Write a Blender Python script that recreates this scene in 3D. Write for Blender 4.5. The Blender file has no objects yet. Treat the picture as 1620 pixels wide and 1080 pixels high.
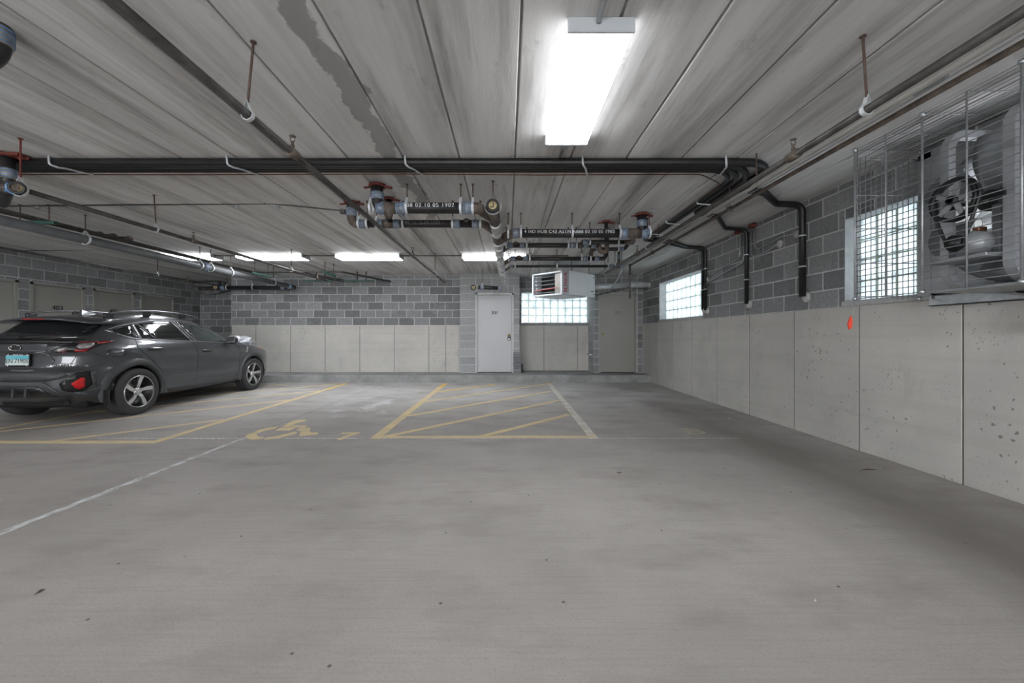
import bpy, bmesh, math, random
from mathutils import Vector, Matrix
random.seed(7)
SC = bpy.context.scene
COL = SC.collection
PI = math.pi

# ---------------------------------------------------------------- camera
FPX = 620.0                       # focal length in pixels of the 1620 px frame
EYE = 1.15
cam_d = bpy.data.cameras.new('camera')
cam_d.sensor_width = 36.0
cam_d.lens = FPX / 1620.0 * 36.0
cam_d.shift_x = 8.0 / 1620.0
cam_d.shift_y = -10.0 / 1620.0
cam_d.clip_start = 0.02
cam = bpy.data.objects.new('camera', cam_d)
COL.objects.link(cam)
cam.location = (0, 0, EYE)
cam.rotation_euler = (PI / 2, 0, 0)
SC.camera = cam

# ---------------------------------------------------------------- overcast sky outside the windows
world = bpy.data.worlds.new('overcast_sky')
SC.world = world
world.use_nodes = True
bg = world.node_tree.nodes['Background']
bg.inputs[0].default_value = (0.95, 0.975, 1.0, 1)
bg.inputs[1].default_value = 1.75

SC.view_settings.view_transform = 'Standard'
SC.view_settings.look = 'None'
SC.view_settings.gamma = 1.0
SC.view_settings.use_curve_mapping = False
SC.view_settings.exposure = 2.68
LAMP = 4.8                       # strength of every lamp diffuser

# ---------------------------------------------------------------- helpers
def P(px, py, Y):
    """point at depth Y seen at photograph pixel px, py"""
    return Vector(((px - 802.0) / FPX * Y, Y, EYE + (530.0 - py) / FPX * Y))

def srgb(r, g, b):
    f = lambda c: (c / 255 / 12.92) if c / 255 <= 0.04045 else ((c / 255 + 0.055) / 1.055) ** 2.4
    return (f(r), f(g), f(b), 1)

MATS = {}
def mk(name, c1, c2=None, scale=4.0, stretch=(1, 1, 1), rough=0.6, metal=0.0, bump=0.0, bscale=60.0,
       rand=0.0, lo=0.35, hi=0.65, coords='pos', spec=0.5, coat=0.0, detail=6):
    m = bpy.data.materials.new(name)
    m.use_nodes = True
    nt = m.node_tree
    N, L = nt.nodes, nt.links
    b = N['Principled BSDF']
    b.inputs['Roughness'].default_value = rough
    b.inputs['Metallic'].default_value = metal
    b.inputs['Specular IOR Level'].default_value = spec
    b.inputs['Coat Weight'].default_value = coat
    b.inputs['Coat Roughness'].default_value = 0.05
    if c2 is None:
        c2 = tuple(x * 0.82 for x in c1[:3]) + (1,)
    if coords == 'pos':
        src = N.new('ShaderNodeNewGeometry').outputs['Position']
    else:
        src = N.new('ShaderNodeTexCoord').outputs['Object']
    mp = N.new('ShaderNodeMapping')
    mp.inputs['Scale'].default_value = stretch
    L.new(src, mp.inputs['Vector'])
    vec = mp.outputs['Vector']
    nz = N.new('ShaderNodeTexNoise')
    nz.inputs['Scale'].default_value = scale
    nz.inputs['Detail'].default_value = detail
    nz.inputs['Roughness'].default_value = 0.62
    L.new(vec, nz.inputs['Vector'])
    rp = N.new('ShaderNodeValToRGB')
    rp.color_ramp.elements[0].position = lo
    rp.color_ramp.elements[1].position = hi
    rp.color_ramp.elements[0].color = c1
    rp.color_ramp.elements[1].color = c2
    L.new(nz.outputs['Fac'], rp.inputs['Fac'])
    col = rp.outputs['Color']
    if rand:
        oi = N.new('ShaderNodeObjectInfo')
        mr = N.new('ShaderNodeMapRange')
        mr.inputs['To Min'].default_value = 1 - rand
        mr.inputs['To Max'].default_value = 1 + rand
        L.new(oi.outputs['Random'], mr.inputs['Value'])
        hs = N.new('ShaderNodeHueSaturation')
        L.new(mr.outputs['Result'], hs.inputs['Value'])
        L.new(col, hs.inputs['Color'])
        col = hs.outputs['Color']
    L.new(col, b.inputs['Base Color'])
    if bump:
        n2 = N.new('ShaderNodeTexNoise')
        n2.inputs['Scale'].default_value = bscale
        n2.inputs['Detail'].default_value = 4
        L.new(vec, n2.inputs['Vector'])
        bp = N.new('ShaderNodeBump')
        bp.inputs['Strength'].default_value = bump
        bp.inputs['Distance'].default_value = 0.01
        L.new(n2.outputs['Fac'], bp.inputs['Height'])
        L.new(bp.outputs['Normal'], b.inputs['Normal'])
    MATS[name] = m
    m['col'] = 1
    return m

def overlay(m, color, build):
    """mix a stain or painted light over a material; build(N, L) returns the mask socket"""
    nt = m.node_tree
    N, L = nt.nodes, nt.links
    b = N['Principled BSDF']
    old = b.inputs['Base Color'].links[0].from_socket
    mx = N.new('ShaderNodeMixRGB')
    L.new(build(N, L), mx.inputs['Fac'])
    L.new(old, mx.inputs['Color1'])
    mx.inputs['Color2'].default_value = color
    L.new(mx.outputs['Color'], b.inputs['Base Color'])

def nmath(N, L, op, a, b=None, clamp=False):
    n = N.new('ShaderNodeMath')
    n.operation = op
    n.use_clamp = clamp
    for i, v in enumerate((a, b)):
        if v is None:
            continue
        if isinstance(v, (int, float)):
            n.inputs[i].default_value = v
        else:
            L.new(v, n.inputs[i])
    return n.outputs[0]

def pos_xyz(N, L):
    g = N.new('ShaderNodeNewGeometry')
    s = N.new('ShaderNodeSeparateXYZ')
    L.new(g.outputs['Position'], s.inputs[0])
    return g.outputs['Position'], s.outputs

def noise(N, L, vec, scale, stretch=(1, 1, 1), detail=5, rough=0.6, loc=(0, 0, 0)):
    mp = N.new('ShaderNodeMapping')
    mp.inputs['Scale'].default_value = stretch
    mp.inputs['Location'].default_value = loc
    L.new(vec, mp.inputs['Vector'])
    nz = N.new('ShaderNodeTexNoise')
    nz.inputs['Scale'].default_value = scale
    nz.inputs['Detail'].default_value = detail
    nz.inputs['Roughness'].default_value = rough
    L.new(mp.outputs['Vector'], nz.inputs['Vector'])
    return nz.outputs['Fac']

def ramp(N, L, v, a, b, to0=0.0, to1=1.0):
    mr = N.new('ShaderNodeMapRange')
    mr.inputs['From Min'].default_value = a
    mr.inputs['From Max'].default_value = b
    mr.inputs['To Min'].default_value = to0
    mr.inputs['To Max'].default_value = to1
    L.new(v, mr.inputs['Value'])
    return mr.outputs['Result']

def band(N, L, v, centre, half, soft):
    """1 within half of centre, falling to 0 over soft"""
    d = nmath(N, L, 'ABSOLUTE', nmath(N, L, 'SUBTRACT', v, centre))
    return ramp(N, L, d, half + soft, half)

def emis(name, color, strength):
    m = bpy.data.materials.new(name)
    m.use_nodes = True
    N, L = m.node_tree.nodes, m.node_tree.links
    b = N['Principled BSDF']
    b.inputs['Base Color'].default_value = (0.9, 0.9, 0.9, 1)
    b.inputs['Emission Color'].default_value = color
    b.inputs['Emission Strength'].default_value = strength
    MATS[name] = m
    return m

# ---- mesh collecting
class MB:
    def __init__(self):
        self.v, self.f, self.s = [], [], []
    def add(self, vs, fs, smooth=False):
        o = len(self.v)
        self.v += [tuple(p) for p in vs]
        self.f += [tuple(i + o for i in f) for f in fs]
        self.s += [smooth] * len(fs)
        return self
    def box(self, x0, x1, y0, y1, z0, z1, bev=0.0):
        if x1 < x0: x0, x1 = x1, x0
        if y1 < y0: y0, y1 = y1, y0
        if z1 < z0: z0, z1 = z1, z0
        if bev <= 0:
            vs = [(x, y, z) for z in (z0, z1) for y in (y0, y1) for x in (x0, x1)]
            return self.add(vs, [(0, 2, 3, 1), (4, 5, 7, 6), (0, 1, 5, 4), (2, 6, 7, 3), (0, 4, 6, 2), (1, 3, 7, 5)])
        bm = bmesh.new()
        bmesh.ops.create_cube(bm, size=1)
        for v in bm.verts:
            v.co = ((x0 + x1) / 2 + v.co.x * (x1 - x0), (y0 + y1) / 2 + v.co.y * (y1 - y0), (z0 + z1) / 2 + v.co.z * (z1 - z0))
        bmesh.ops.bevel(bm, geom=bm.edges[:], offset=bev, segments=1, affect='EDGES')
        self.bm(bm)
        bm.free()
        return self
    def bm(self, bm, smooth=False):
        bm.verts.index_update()
        return self.add([v.co.copy() for v in bm.verts], [[v.index for v in f.verts] for f in bm.faces], smooth)
    def obox(self, c, ax, ay, az, hx, hy, hz):
        c, ax, ay, az = Vector(c), Vector(ax), Vector(ay), Vector(az)
        vs = [c + ax * (sx * hx) + ay * (sy * hy) + az * (sz * hz) for sz in (-1, 1) for sy in (-1, 1) for sx in (-1, 1)]
        return self.add(vs, [(0, 2, 3, 1), (4, 5, 7, 6), (0, 1, 5, 4), (2, 6, 7, 3), (0, 4, 6, 2), (1, 3, 7, 5)])
    def tube(self, pts, r, n=10, bend=0.0, bseg=5, cap=True, smooth=True, flat=None):
        pts = [Vector(p) for p in pts]
        if bend > 0 and len(pts) > 2:
            pts = fillet(pts, bend, bseg)
        rs = r if isinstance(r, (list, tuple)) else [r] * len(pts)
        tang = []
        for i in range(len(pts)):
            a = pts[max(i - 1, 0)]; b = pts[min(i + 1, len(pts) - 1)]
            t = (b - a)
            tang.append(t.normalized() if t.length > 1e-9 else Vector((0, 0, 1)))
        ref = Vector((0, 0, 1)) if abs(tang[0].z) < 0.9 else Vector((0, 1, 0))
        nrm = (ref - tang[0] * ref.dot(tang[0])).normalized()
        vs, fs = [], []
        for i, p in enumerate(pts):
            t = tang[i]
            nrm = (nrm - t * nrm.dot(t)).normalized()
            bn = t.cross(nrm)
            for k in range(n):
                a = 2 * PI * k / n
                ca, sa = math.cos(a), math.sin(a)
                if flat: ca *= flat
                vs.append(p + (nrm * ca + bn * sa) * rs[i])
        for i in range(len(pts) - 1):
            for k in range(n):
                k2 = (k + 1) % n
                fs.append((i * n + k, i * n + k2, (i + 1) * n + k2, (i + 1) * n + k))
        self.add(vs, fs, smooth)
        if cap:
            o = len(pts) - 1
            self.add([vs[k] for k in range(n)], [tuple(range(n))[::-1]])
            self.add([vs[o * n + k] for k in range(n)], [tuple(range(n))])
        return self
    def lathe(self, c, axis, prof, n=20, smooth=True, a0=0.0, a1=2 * PI):
        """prof: list of (distance along axis, radius)"""
        c, ax = Vector(c), Vector(axis).normalized()
        ref = Vector((0, 0, 1)) if abs(ax.z) < 0.9 else Vector((1, 0, 0))
        u = (ref - ax * ref.dot(ax)).normalized(); w = ax.cross(u)
        full = abs(a1 - a0 - 2 * PI) < 1e-6
        m = n if full else n + 1
        vs = []
        for (d, r) in prof:
            for k in range(m):
                a = a0 + (a1 - a0) * k / n
                vs.append(c + ax * d + (u * math.cos(a) + w * math.sin(a)) * r)
        fs = []
        for i in range(len(prof) - 1):
            for k in range(n):
                k2 = (k + 1) % m
                fs.append((i * m + k, i * m + k2, (i + 1) * m + k2, (i + 1) * m + k))
        return self.add(vs, fs, smooth)
    def prism(self, poly, z0, z1):
        n = len(poly)
        vs = [(x, y, z0) for x, y in poly] + [(x, y, z1) for x, y in poly]
        fs = [tuple(range(n))[::-1], tuple(range(n, 2 * n))] + [(i, (i + 1) % n, n + (i + 1) % n, n + i) for i in range(n)]
        return self.add(vs, fs)
    def mesh(self, name):
        me = bpy.data.meshes.new(name)
        me.from_pydata(self.v, [], self.f)
        me.polygons.foreach_set('use_smooth', self.s)
        me.update()
        return me
    def build(self, name, mat, parent=None, world=True, fix=True):
        """link as one mesh object; world coordinates are made local to the parent"""
        me = self.mesh(name)
        if fix:
            bm = bmesh.new(); bm.from_mesh(me)
            bmesh.ops.remove_doubles(bm, verts=bm.verts, dist=1e-5)
            bmesh.ops.recalc_face_normals(bm, faces=bm.faces)
            bm.to_mesh(me); bm.free()
        o = bpy.data.objects.new(name, me)
        me.materials.append(MATS[mat])
        COL.objects.link(o)
        if parent is not None:
            o.parent = parent
            if world:
                off = root_off(parent)
                if off.length > 0:
                    me.transform(Matrix.Translation(-off))
        return o

def root_off(o):
    v = Vector((0, 0, 0))
    while o is not None:
        v += o.location
        o = o.parent
    return v

def fillet(pts, r, seg):
    out = [pts[0]]
    for i in range(1, len(pts) - 1):
        p = pts[i]
        a = pts[i - 1] - p; b = pts[i + 1] - p
        la, lb = a.length, b.length
        a.normalize(); b.normalize()
        ang = a.angle(b, PI)
        if ang > PI - 0.05:
            out.append(p); continue
        d = min(r / math.tan(ang / 2), la * 0.49, lb * 0.49)
        rr = d * math.tan(ang / 2)
        bis = (a + b).normalized()
        cen = p + bis * (rr / math.sin(ang / 2))
        s = p + a * d - cen; e = p + b * d - cen
        tot = s.angle(e)
        for k in range(seg + 1):
            t = k / seg
            q = (s * math.sin((1 - t) * tot) + e * math.sin(t * tot)) / math.sin(tot)
            out.append(cen + q)
    out.append(pts[-1])
    return out

def tag(o, label=None, cat=None, group=None, kind=None):
    if label: o['label'] = label
    if cat: o['category'] = cat
    if group: o['group'] = group
    if kind: o['kind'] = kind
    return o

def thing(name, label, cat, loc=(0, 0, 0), group=None, rotz=0.0):
    o = bpy.data.objects.new(name, None)
    COL.objects.link(o)
    o.location = loc
    o.rotation_euler = (0, 0, rotz)
    o.empty_display_size = 0.1
    return tag(o, label, cat, group)

def inst(name, me, parent, loc, rot=(0, 0, 0), scale=(1, 1, 1)):
    """object sharing mesh data, placed in world coordinates under an unrotated parent"""
    o = bpy.data.objects.new(name, me)
    COL.objects.link(o)
    o.parent = parent
    o.location = Vector(loc) - (root_off(parent) if parent else Vector((0, 0, 0)))
    o.rotation_euler = rot
    o.scale = scale
    return o

def text_mesh(body, size, extrude=0.0, align='CENTER', spacing=1.0, bold=0.0):
    cu = bpy.data.curves.new('lettering', 'FONT')
    cu.body = body; cu.size = size; cu.extrude = extrude
    cu.align_x = align; cu.align_y = 'CENTER'
    cu.space_character = spacing
    cu.resolution_u = 3
    ob = bpy.data.objects.new('lettering', cu)
    COL.objects.link(ob)
    dg = bpy.context.evaluated_depsgraph_get()
    dg.update()
    me = bpy.data.meshes.new_from_object(ob.evaluated_get(dg))
    vs = [v.co.copy() for v in me.vertices]
    fs = [tuple(p.vertices) for p in me.polygons]
    bpy.data.objects.remove(ob)
    bpy.data.meshes.remove(me)
    bpy.data.curves.remove(cu)
    return vs, fs

def lettering(body, size, c, right, up, mat, parent, off=0.0, name='lettering', spacing=1.0, bold=0.0, world=True, align='CENTER'):
    vs, fs = text_mesh(body, size, 0.0006, spacing=spacing, align=align, bold=bold)
    c, right, up = Vector(c), Vector(right).normalized(), Vector(up).normalized()
    n = right.cross(up)
    mb = MB()
    for sh in ([0.0] if not bold else [-bold * size, bold * size]):
        mb.add([c + right * (v.x + sh) + up * v.y + n * (off + v.z) for v in vs], fs)
    return mb.build(name, mat, parent, world=world, fix=False)

# ---------------------------------------------------------------- materials
mk('cmu', (0.165, 0.168, 0.172, 1), (0.235, 0.238, 0.242, 1), scale=26, rough=0.95, bump=0.5, bscale=180, rand=0.28, lo=0.3, hi=0.7, spec=0.2)
mk('cmu_light', (0.265, 0.27, 0.275, 1), (0.33, 0.335, 0.34, 1), scale=26, rough=0.95, bump=0.5, bscale=180, rand=0.10, lo=0.3, hi=0.7, spec=0.2)
mk('mortar', (0.50, 0.505, 0.51, 1), (0.38, 0.385, 0.39, 1), scale=8, rough=0.95, bump=0.3, spec=0.2)
mk('concrete_wall', (0.47, 0.455, 0.425, 1), (0.38, 0.37, 0.35, 1), scale=1.6, rough=0.85, bump=0.12, bscale=50, rand=0.05, spec=0.25, lo=0.3, hi=0.75)
mk('ceiling_concrete', (0.66, 0.65, 0.64, 1), (0.50, 0.49, 0.48, 1), scale=1.0, stretch=(7, 0.55, 1), rough=0.9, bump=0.15, bscale=30, rand=0.06, spec=0.2, lo=0.38, hi=0.70)
mk('joint_grout', (0.45, 0.45, 0.45, 1), (0.28, 0.28, 0.28, 1), scale=3, rough=0.95, spec=0.2)
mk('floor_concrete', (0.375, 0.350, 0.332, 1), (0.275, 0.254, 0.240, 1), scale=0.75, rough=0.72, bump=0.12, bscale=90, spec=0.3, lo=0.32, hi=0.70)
mk('kerb_concrete', (0.29, 0.29, 0.29, 1), (0.19, 0.19, 0.19, 1), scale=3, rough=0.85, bump=0.3, bscale=60, spec=0.25)
mk('yellow_paint', srgb(210, 188, 140), srgb(180, 166, 140), scale=5, rough=0.75, lo=0.35, hi=0.75)
mk('bright_yellow_paint', srgb(218, 182, 88), srgb(205, 180, 120), scale=5, rough=0.75)
mk('white_paint', srgb(205, 203, 196), srgb(175, 168, 155), scale=6, rough=0.75)
mk('faded_paint', srgb(176, 158, 132), srgb(158, 150, 140), scale=14, rough=0.8)
mk('chalk', srgb(205, 208, 212), srgb(150, 146, 143), scale=9, stretch=(6, 1, 1), rough=0.9, lo=0.42, hi=0.58)
mk('iron_black', (0.008, 0.008, 0.009, 1), (0.018, 0.016, 0.015, 1), scale=12, rough=0.5, bump=0.1)
mk('iron_rusty', (0.045, 0.036, 0.03, 1), (0.13, 0.10, 0.08, 1), scale=16, rough=0.75, bump=0.3)
mk('rubber', (0.006, 0.006, 0.0065, 1), (0.011, 0.011, 0.012, 1), scale=9, rough=0.45)
mk('galv', (0.50, 0.52, 0.54, 1), (0.36, 0.38, 0.40, 1), scale=12, rough=0.38, metal=0.85)
mk('zinc_wire', (0.40, 0.415, 0.43, 1), (0.30, 0.31, 0.32, 1), scale=20, rough=0.45, metal=0.6)
mk('bright_metal', (0.62, 0.62, 0.60, 1), (0.30, 0.29, 0.27, 1), scale=9, rough=0.30, metal=0.65)
mk('steel_pipe', (0.10, 0.096, 0.092, 1), (0.05, 0.044, 0.04, 1), scale=10, rough=0.5, metal=0.55, bump=0.1)
mk('grey_pipe', (0.115, 0.12, 0.125, 1), (0.075, 0.08, 0.085, 1), scale=6, rough=0.5)
mk('rust_rod', (0.11, 0.06, 0.045, 1), (0.06, 0.045, 0.04, 1), scale=30, rough=0.8)
mk('white_clip', (0.62, 0.64, 0.66, 1), (0.50, 0.52, 0.54, 1), scale=30, rough=0.5, metal=0.3)
mk('coupling', (0.30, 0.285, 0.27, 1), (0.20, 0.185, 0.17, 1), scale=30, rough=0.45, metal=0.3)
mk('blue_band', srgb(100, 142, 184), srgb(84, 124, 168), scale=30, rough=0.4, metal=0.1)
mk('red_clamp', srgb(112, 44, 32), srgb(80, 32, 24), scale=25, rough=0.7)
mk('cream_plug', srgb(196, 182, 140), srgb(150, 135, 100), scale=40, rough=0.6)
mk('door_paint', srgb(168, 168, 170), srgb(164, 164, 166), scale=2, rough=0.42)
mk('door_taupe', srgb(140, 138, 133), srgb(136, 134, 129), scale=2, rough=0.5)
mk('black_ink', (0.012, 0.012, 0.012, 1), rough=0.6)
mk('white_ink', (0.62, 0.64, 0.66, 1), rough=0.6)
mk('faded_ink', srgb(112, 112, 112), rough=0.6)
mk('seam_rust', (0.085, 0.07, 0.055, 1), (0.14, 0.12, 0.10, 1), scale=6, rough=0.9)
mk('dark_gap', (0.01, 0.01, 0.01, 1), rough=0.9)
mk('brass', (0.62, 0.45, 0.18, 1), rough=0.3, metal=0.9)
mk('lamp_white', (0.72, 0.74, 0.76, 1), (0.68, 0.70, 0.72, 1), rough=0.5)
mk('lamp_end', (0.42, 0.44, 0.46, 1), (0.38, 0.40, 0.42, 1), rough=0.45)
mk('copper', (0.17, 0.075, 0.04, 1), (0.10, 0.05, 0.03, 1), scale=12, rough=0.4, metal=0.7)
mk('pvc', (0.24, 0.23, 0.21, 1), (0.18, 0.17, 0.16, 1), scale=5, rough=0.45)
mk('heater_enamel', (0.62, 0.65, 0.68, 1), (0.58, 0.61, 0.64, 1), scale=5, rough=0.4)
mk('heater_column', (0.27, 0.28, 0.31, 1), (0.25, 0.26, 0.29, 1), scale=5, rough=0.45)
mk('red_ink', srgb(150, 22, 48), rough=0.5)
mk('pink_ribbon', srgb(230, 120, 120), rough=0.6)
mk('green_strut', srgb(52, 92, 80), srgb(40, 70, 62), scale=10, rough=0.5)
mk('orange_tag', srgb(235, 72, 38), srgb(210, 60, 30), rough=0.6)
mk('patch_plaster', (0.42, 0.42, 0.41, 1), (0.34, 0.34, 0.34, 1), scale=20, rough=0.95, bump=0.5, bscale=40)
mk('foam', (0.26, 0.26, 0.26, 1), (0.12, 0.12, 0.12, 1), scale=9, rough=0.95, bump=0.8, bscale=30)
mk('window_grout', (0.50, 0.60, 0.48, 1), (0.40, 0.48, 0.38, 1), scale=20, rough=0.8)
mk('paver', (0.15, 0.15, 0.16, 1), (0.20, 0.20, 0.21, 1), scale=20, rough=0.95, bump=0.5, rand=0.25)
mk('fan_bar', (0.36, 0.375, 0.39, 1), (0.30, 0.31, 0.325, 1), scale=4, rough=0.4, metal=0.3)
mk('fan_paint', (0.17, 0.18, 0.19, 1), (0.13, 0.137, 0.146, 1), scale=4, rough=0.4, metal=0.35)
mk('fan_dark', (0.022, 0.023, 0.025, 1), (0.014, 0.015, 0.016, 1), scale=8, rough=0.5, metal=0.3)
mk('fan_panel', (0.34, 0.353, 0.366, 1), (0.25, 0.26, 0.27, 1), scale=3, rough=0.42, metal=0.5)
emis('lamp_diffuser', (0.94, 0.97, 1.0, 1), LAMP)
emis('lamp_lens_side', (0.94, 0.97, 1.0, 1), LAMP * 0.12)

# daylight comes through: milky glass with a glossy skin
m = bpy.data.materials.new('glass_block')
m.use_nodes = True
nt = m.node_tree; N, L = nt.nodes, nt.links
N.remove(N['Principled BSDF'])
tr = N.new('ShaderNodeBsdfTranslucent'); gl = N.new('ShaderNodeBsdfGlossy'); mx = N.new('ShaderNodeMixShader')
pv, _ = pos_xyz(N, L)
cr = N.new('ShaderNodeValToRGB')
cr.color_ramp.elements[0].color = (0.34, 0.385, 0.41, 1); cr.color_ramp.elements[0].position = 0.3
cr.color_ramp.elements[1].color = (0.56, 0.595, 0.61, 1); cr.color_ramp.elements[1].position = 0.6
L.new(noise(N, L, pv, 9, detail=3), cr.inputs['Fac'])
L.new(cr.outputs['Color'], tr.inputs['Color'])
gl.inputs['Roughness'].default_value = 0.15
mx.inputs['Fac'].default_value = 0.08
L.new(tr.outputs[0], mx.inputs[1]); L.new(gl.outputs[0], mx.inputs[2])
L.new(mx.outputs[0], N['Material Output'].inputs['Surface'])
MATS['glass_block'] = m

# ---- stains and wear that belong to the surfaces, and painted light on the far floor
def floor_stain(N, L):      # dirt tracked along the right wall
    pv, s = pos_xyz(N, L)
    n = noise(N, L, pv, 1.3, (1, 0.5, 1))
    x = nmath(N, L, 'ADD', s[0], nmath(N, L, 'MULTIPLY', nmath(N, L, 'SUBTRACT', n, 0.5), 1.0))
    a = band(N, L, x, 2.68, 0.06, 0.55)
    y = ramp(N, L, s[1], 9.3, 7.0)
    return nmath(N, L, 'MULTIPLY', nmath(N, L, 'MULTIPLY', a, y), 0.62)
overlay(MATS['floor_concrete'], (0.125, 0.108, 0.098, 1), floor_stain)
def floor_tyres(N, L):      # tyre scuffs in the bay on the right
    pv, s = pos_xyz(N, L)
    n = noise(N, L, pv, 1.1, (1.4, 1.0, 1), loc=(3.1, 0.4, 0))
    a = ramp(N, L, n, 0.50, 0.70)
    yb = nmath(N, L, 'MULTIPLY', ramp(N, L, s[1], 7.2, 8.4), ramp(N, L, s[1], 9.5, 9.2))
    xb = nmath(N, L, 'MULTIPLY', ramp(N, L, s[0], 0.8, 1.3), ramp(N, L, s[0], 3.4, 3.0))
    return nmath(N, L, 'MULTIPLY', nmath(N, L, 'MULTIPLY', nmath(N, L, 'MULTIPLY', a, yb), xb), 0.6)
overlay(MATS['floor_concrete'], (0.15, 0.145, 0.14, 1), floor_tyres)
def floor_light(N, L):      # lamp and window light on the far floor, painted as patchy paler concrete
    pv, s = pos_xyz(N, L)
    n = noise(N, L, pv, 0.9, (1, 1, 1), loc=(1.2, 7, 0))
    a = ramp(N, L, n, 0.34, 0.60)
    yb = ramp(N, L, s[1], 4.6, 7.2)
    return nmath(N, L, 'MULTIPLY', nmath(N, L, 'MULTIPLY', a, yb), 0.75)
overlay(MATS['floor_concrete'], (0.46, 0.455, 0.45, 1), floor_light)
def floor_spill(N, L):      # dried white spill beside the striped aisle
    pv, s = pos_xyz(N, L)
    n = noise(N, L, pv, 2.6, (1.0, 0.8, 1), loc=(5, 1.3, 0))
    a = ramp(N, L, n, 0.52, 0.58)
    xb = band(N, L, s[0], -2.2, 0.25, 0.55)
    yb = band(N, L, s[1], 6.5, 0.35, 0.8)
    return nmath(N, L, 'MULTIPLY', nmath(N, L, 'MULTIPLY', nmath(N, L, 'MULTIPLY', a, xb), yb), 0.65)
overlay(MATS['floor_concrete'], (0.60, 0.61, 0.63, 1), floor_spill)
def floor_broom(N, L):
    pv, s = pos_xyz(N, L)
    n = noise(N, L, pv, 1.0, (2.0, 70, 1), detail=3)
    return ramp(N, L, n, 0.5, 0.75, 0.0, 0.32)
overlay(MATS['floor_concrete'], (0.20, 0.185, 0.175, 1), floor_broom)
def floor_mottle(N, L):
    pv, s = pos_xyz(N, L)
    n = noise(N, L, pv, 2.1, (0.7, 1.5, 1), loc=(9, 2, 0), detail=8)
    return ramp(N, L, n, 0.50, 0.70, 0.0, 0.6)
overlay(MATS['floor_concrete'], (0.21, 0.19, 0.18, 1), floor_mottle)
def floor_grain(N, L):
    pv, s = pos_xyz(N, L)
    n = noise(N, L, pv, 85, (1, 1, 1), detail=4, rough=0.7)
    return ramp(N, L, n, 0.52, 0.70, 0.0, 0.45)
overlay(MATS['floor_concrete'], (0.19, 0.172, 0.16, 1), floor_grain)
def floor_speck(N, L):
    pv, s = pos_xyz(N, L)
    v = N.new('ShaderNodeTexVoronoi'); v.inputs['Scale'].default_value = 5.5
    L.new(pv, v.inputs['Vector'])
    return ramp(N, L, v.outputs['Distance'], 0.05, 0.03)
overlay(MATS['floor_concrete'], (0.10, 0.09, 0.085, 1), floor_speck)

def ceil_wet(N, L):         # ragged damp stain beside one plank joint
    pv, s = pos_xyz(N, L)
    n = noise(N, L, pv, 2.2, (1, 1, 1))
    x = nmath(N, L, 'ADD', s[0], nmath(N, L, 'MULTIPLY', nmath(N, L, 'SUBTRACT', n, 0.5), 0.42))
    a = band(N, L, x, -1.02, 0.07, 0.015)
    return nmath(N, L, 'MULTIPLY', a, ramp(N, L, s[1], 5.6, 5.2, 0.0, 0.62))
overlay(MATS['ceiling_concrete'], (0.17, 0.165, 0.155, 1), ceil_wet)
def ceil_streak(N, L):      # dark leaching streaks along the planks
    pv, s = pos_xyz(N, L)
    n = noise(N, L, pv, 1.0, (3.1, 0.22, 1), detail=9, rough=0.68, loc=(2.2, 0, 0))
    return ramp(N, L, n, 0.50, 0.68, 0.0, 0.8)
overlay(MATS['ceiling_concrete'], (0.205, 0.195, 0.185, 1), ceil_streak)
def ceil_blot(N, L):
    pv, s = pos_xyz(N, L)
    n = noise(N, L, pv, 5.0, (1.4, 0.8, 1), detail=9, rough=0.7)
    return ramp(N, L, n, 0.60, 0.74, 0.0, 0.55)
overlay(MATS['ceiling_concrete'], (0.22, 0.20, 0.18, 1), ceil_blot)

def wall_holes(N, L):       # air holes cast into the concrete
    pv, s = pos_xyz(N, L)
    v = N.new('ShaderNodeTexVoronoi'); v.inputs['Scale'].default_value = 15
    wob = N.new('ShaderNodeTexNoise'); wob.inputs['Scale'].default_value = 38; wob.inputs['Detail'].default_value = 3
    L.new(pv, wob.inputs['Vector'])
    wm = N.new('ShaderNodeVectorMath'); wm.operation = 'MULTIPLY_ADD'
    L.new(wob.outputs['Color'], wm.inputs[0]); wm.inputs[1].default_value = (0.035, 0.035, 0.05); L.new(pv, wm.inputs[2])
    L.new(wm.outputs[0], v.inputs['Vector'])
    n = noise(N, L, pv, 1.7, detail=3)
    d = nmath(N, L, 'SUBTRACT', v.outputs['Distance'], ramp(N, L, n, 0.36, 0.72, 0.0, 0.20))
    return ramp(N, L, d, 0.03, 0.005, 0.0, 0.8)
overlay(MATS['concrete_wall'], (0.16, 0.145, 0.125, 1), wall_holes)
def wall_blot(N, L):
    pv, s = pos_xyz(N, L)
    n = noise(N, L, pv, 2.4, (1, 1, 0.6), detail=8, rough=0.7, loc=(4, 1, 2))
    return ramp(N, L, n, 0.56, 0.74, 0.0, 0.5)
overlay(MATS['concrete_wall'], (0.27, 0.255, 0.23, 1), wall_blot)
def wall_pits(N, L):        # finer pits
    pv, s = pos_xyz(N, L)
    v = N.new('ShaderNodeTexVoronoi'); v.inputs['Scale'].default_value = 34
    L.new(pv, v.inputs['Vector'])
    n = noise(N, L, pv, 2.6, detail=3, loc=(7, 7, 7))
    d = nmath(N, L, 'SUBTRACT', v.outputs['Distance'], ramp(N, L, n, 0.40, 0.75, 0.0, 0.20))
    return ramp(N, L, d, 0.03, 0.005, 0.0, 0.7)
overlay(MATS['concrete_wall'], (0.17, 0.15, 0.13, 1), wall_pits)
def wall_bands(N, L):       # faint form-board bands
    pv, s = pos_xyz(N, L)
    n = noise(N, L, pv, 1.0, (0.25, 0.25, 9), detail=5)
    return ramp(N, L, n, 0.50, 0.72, 0.0, 0.28)
overlay(MATS['concrete_wall'], (0.30, 0.285, 0.255, 1), wall_bands)
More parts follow.
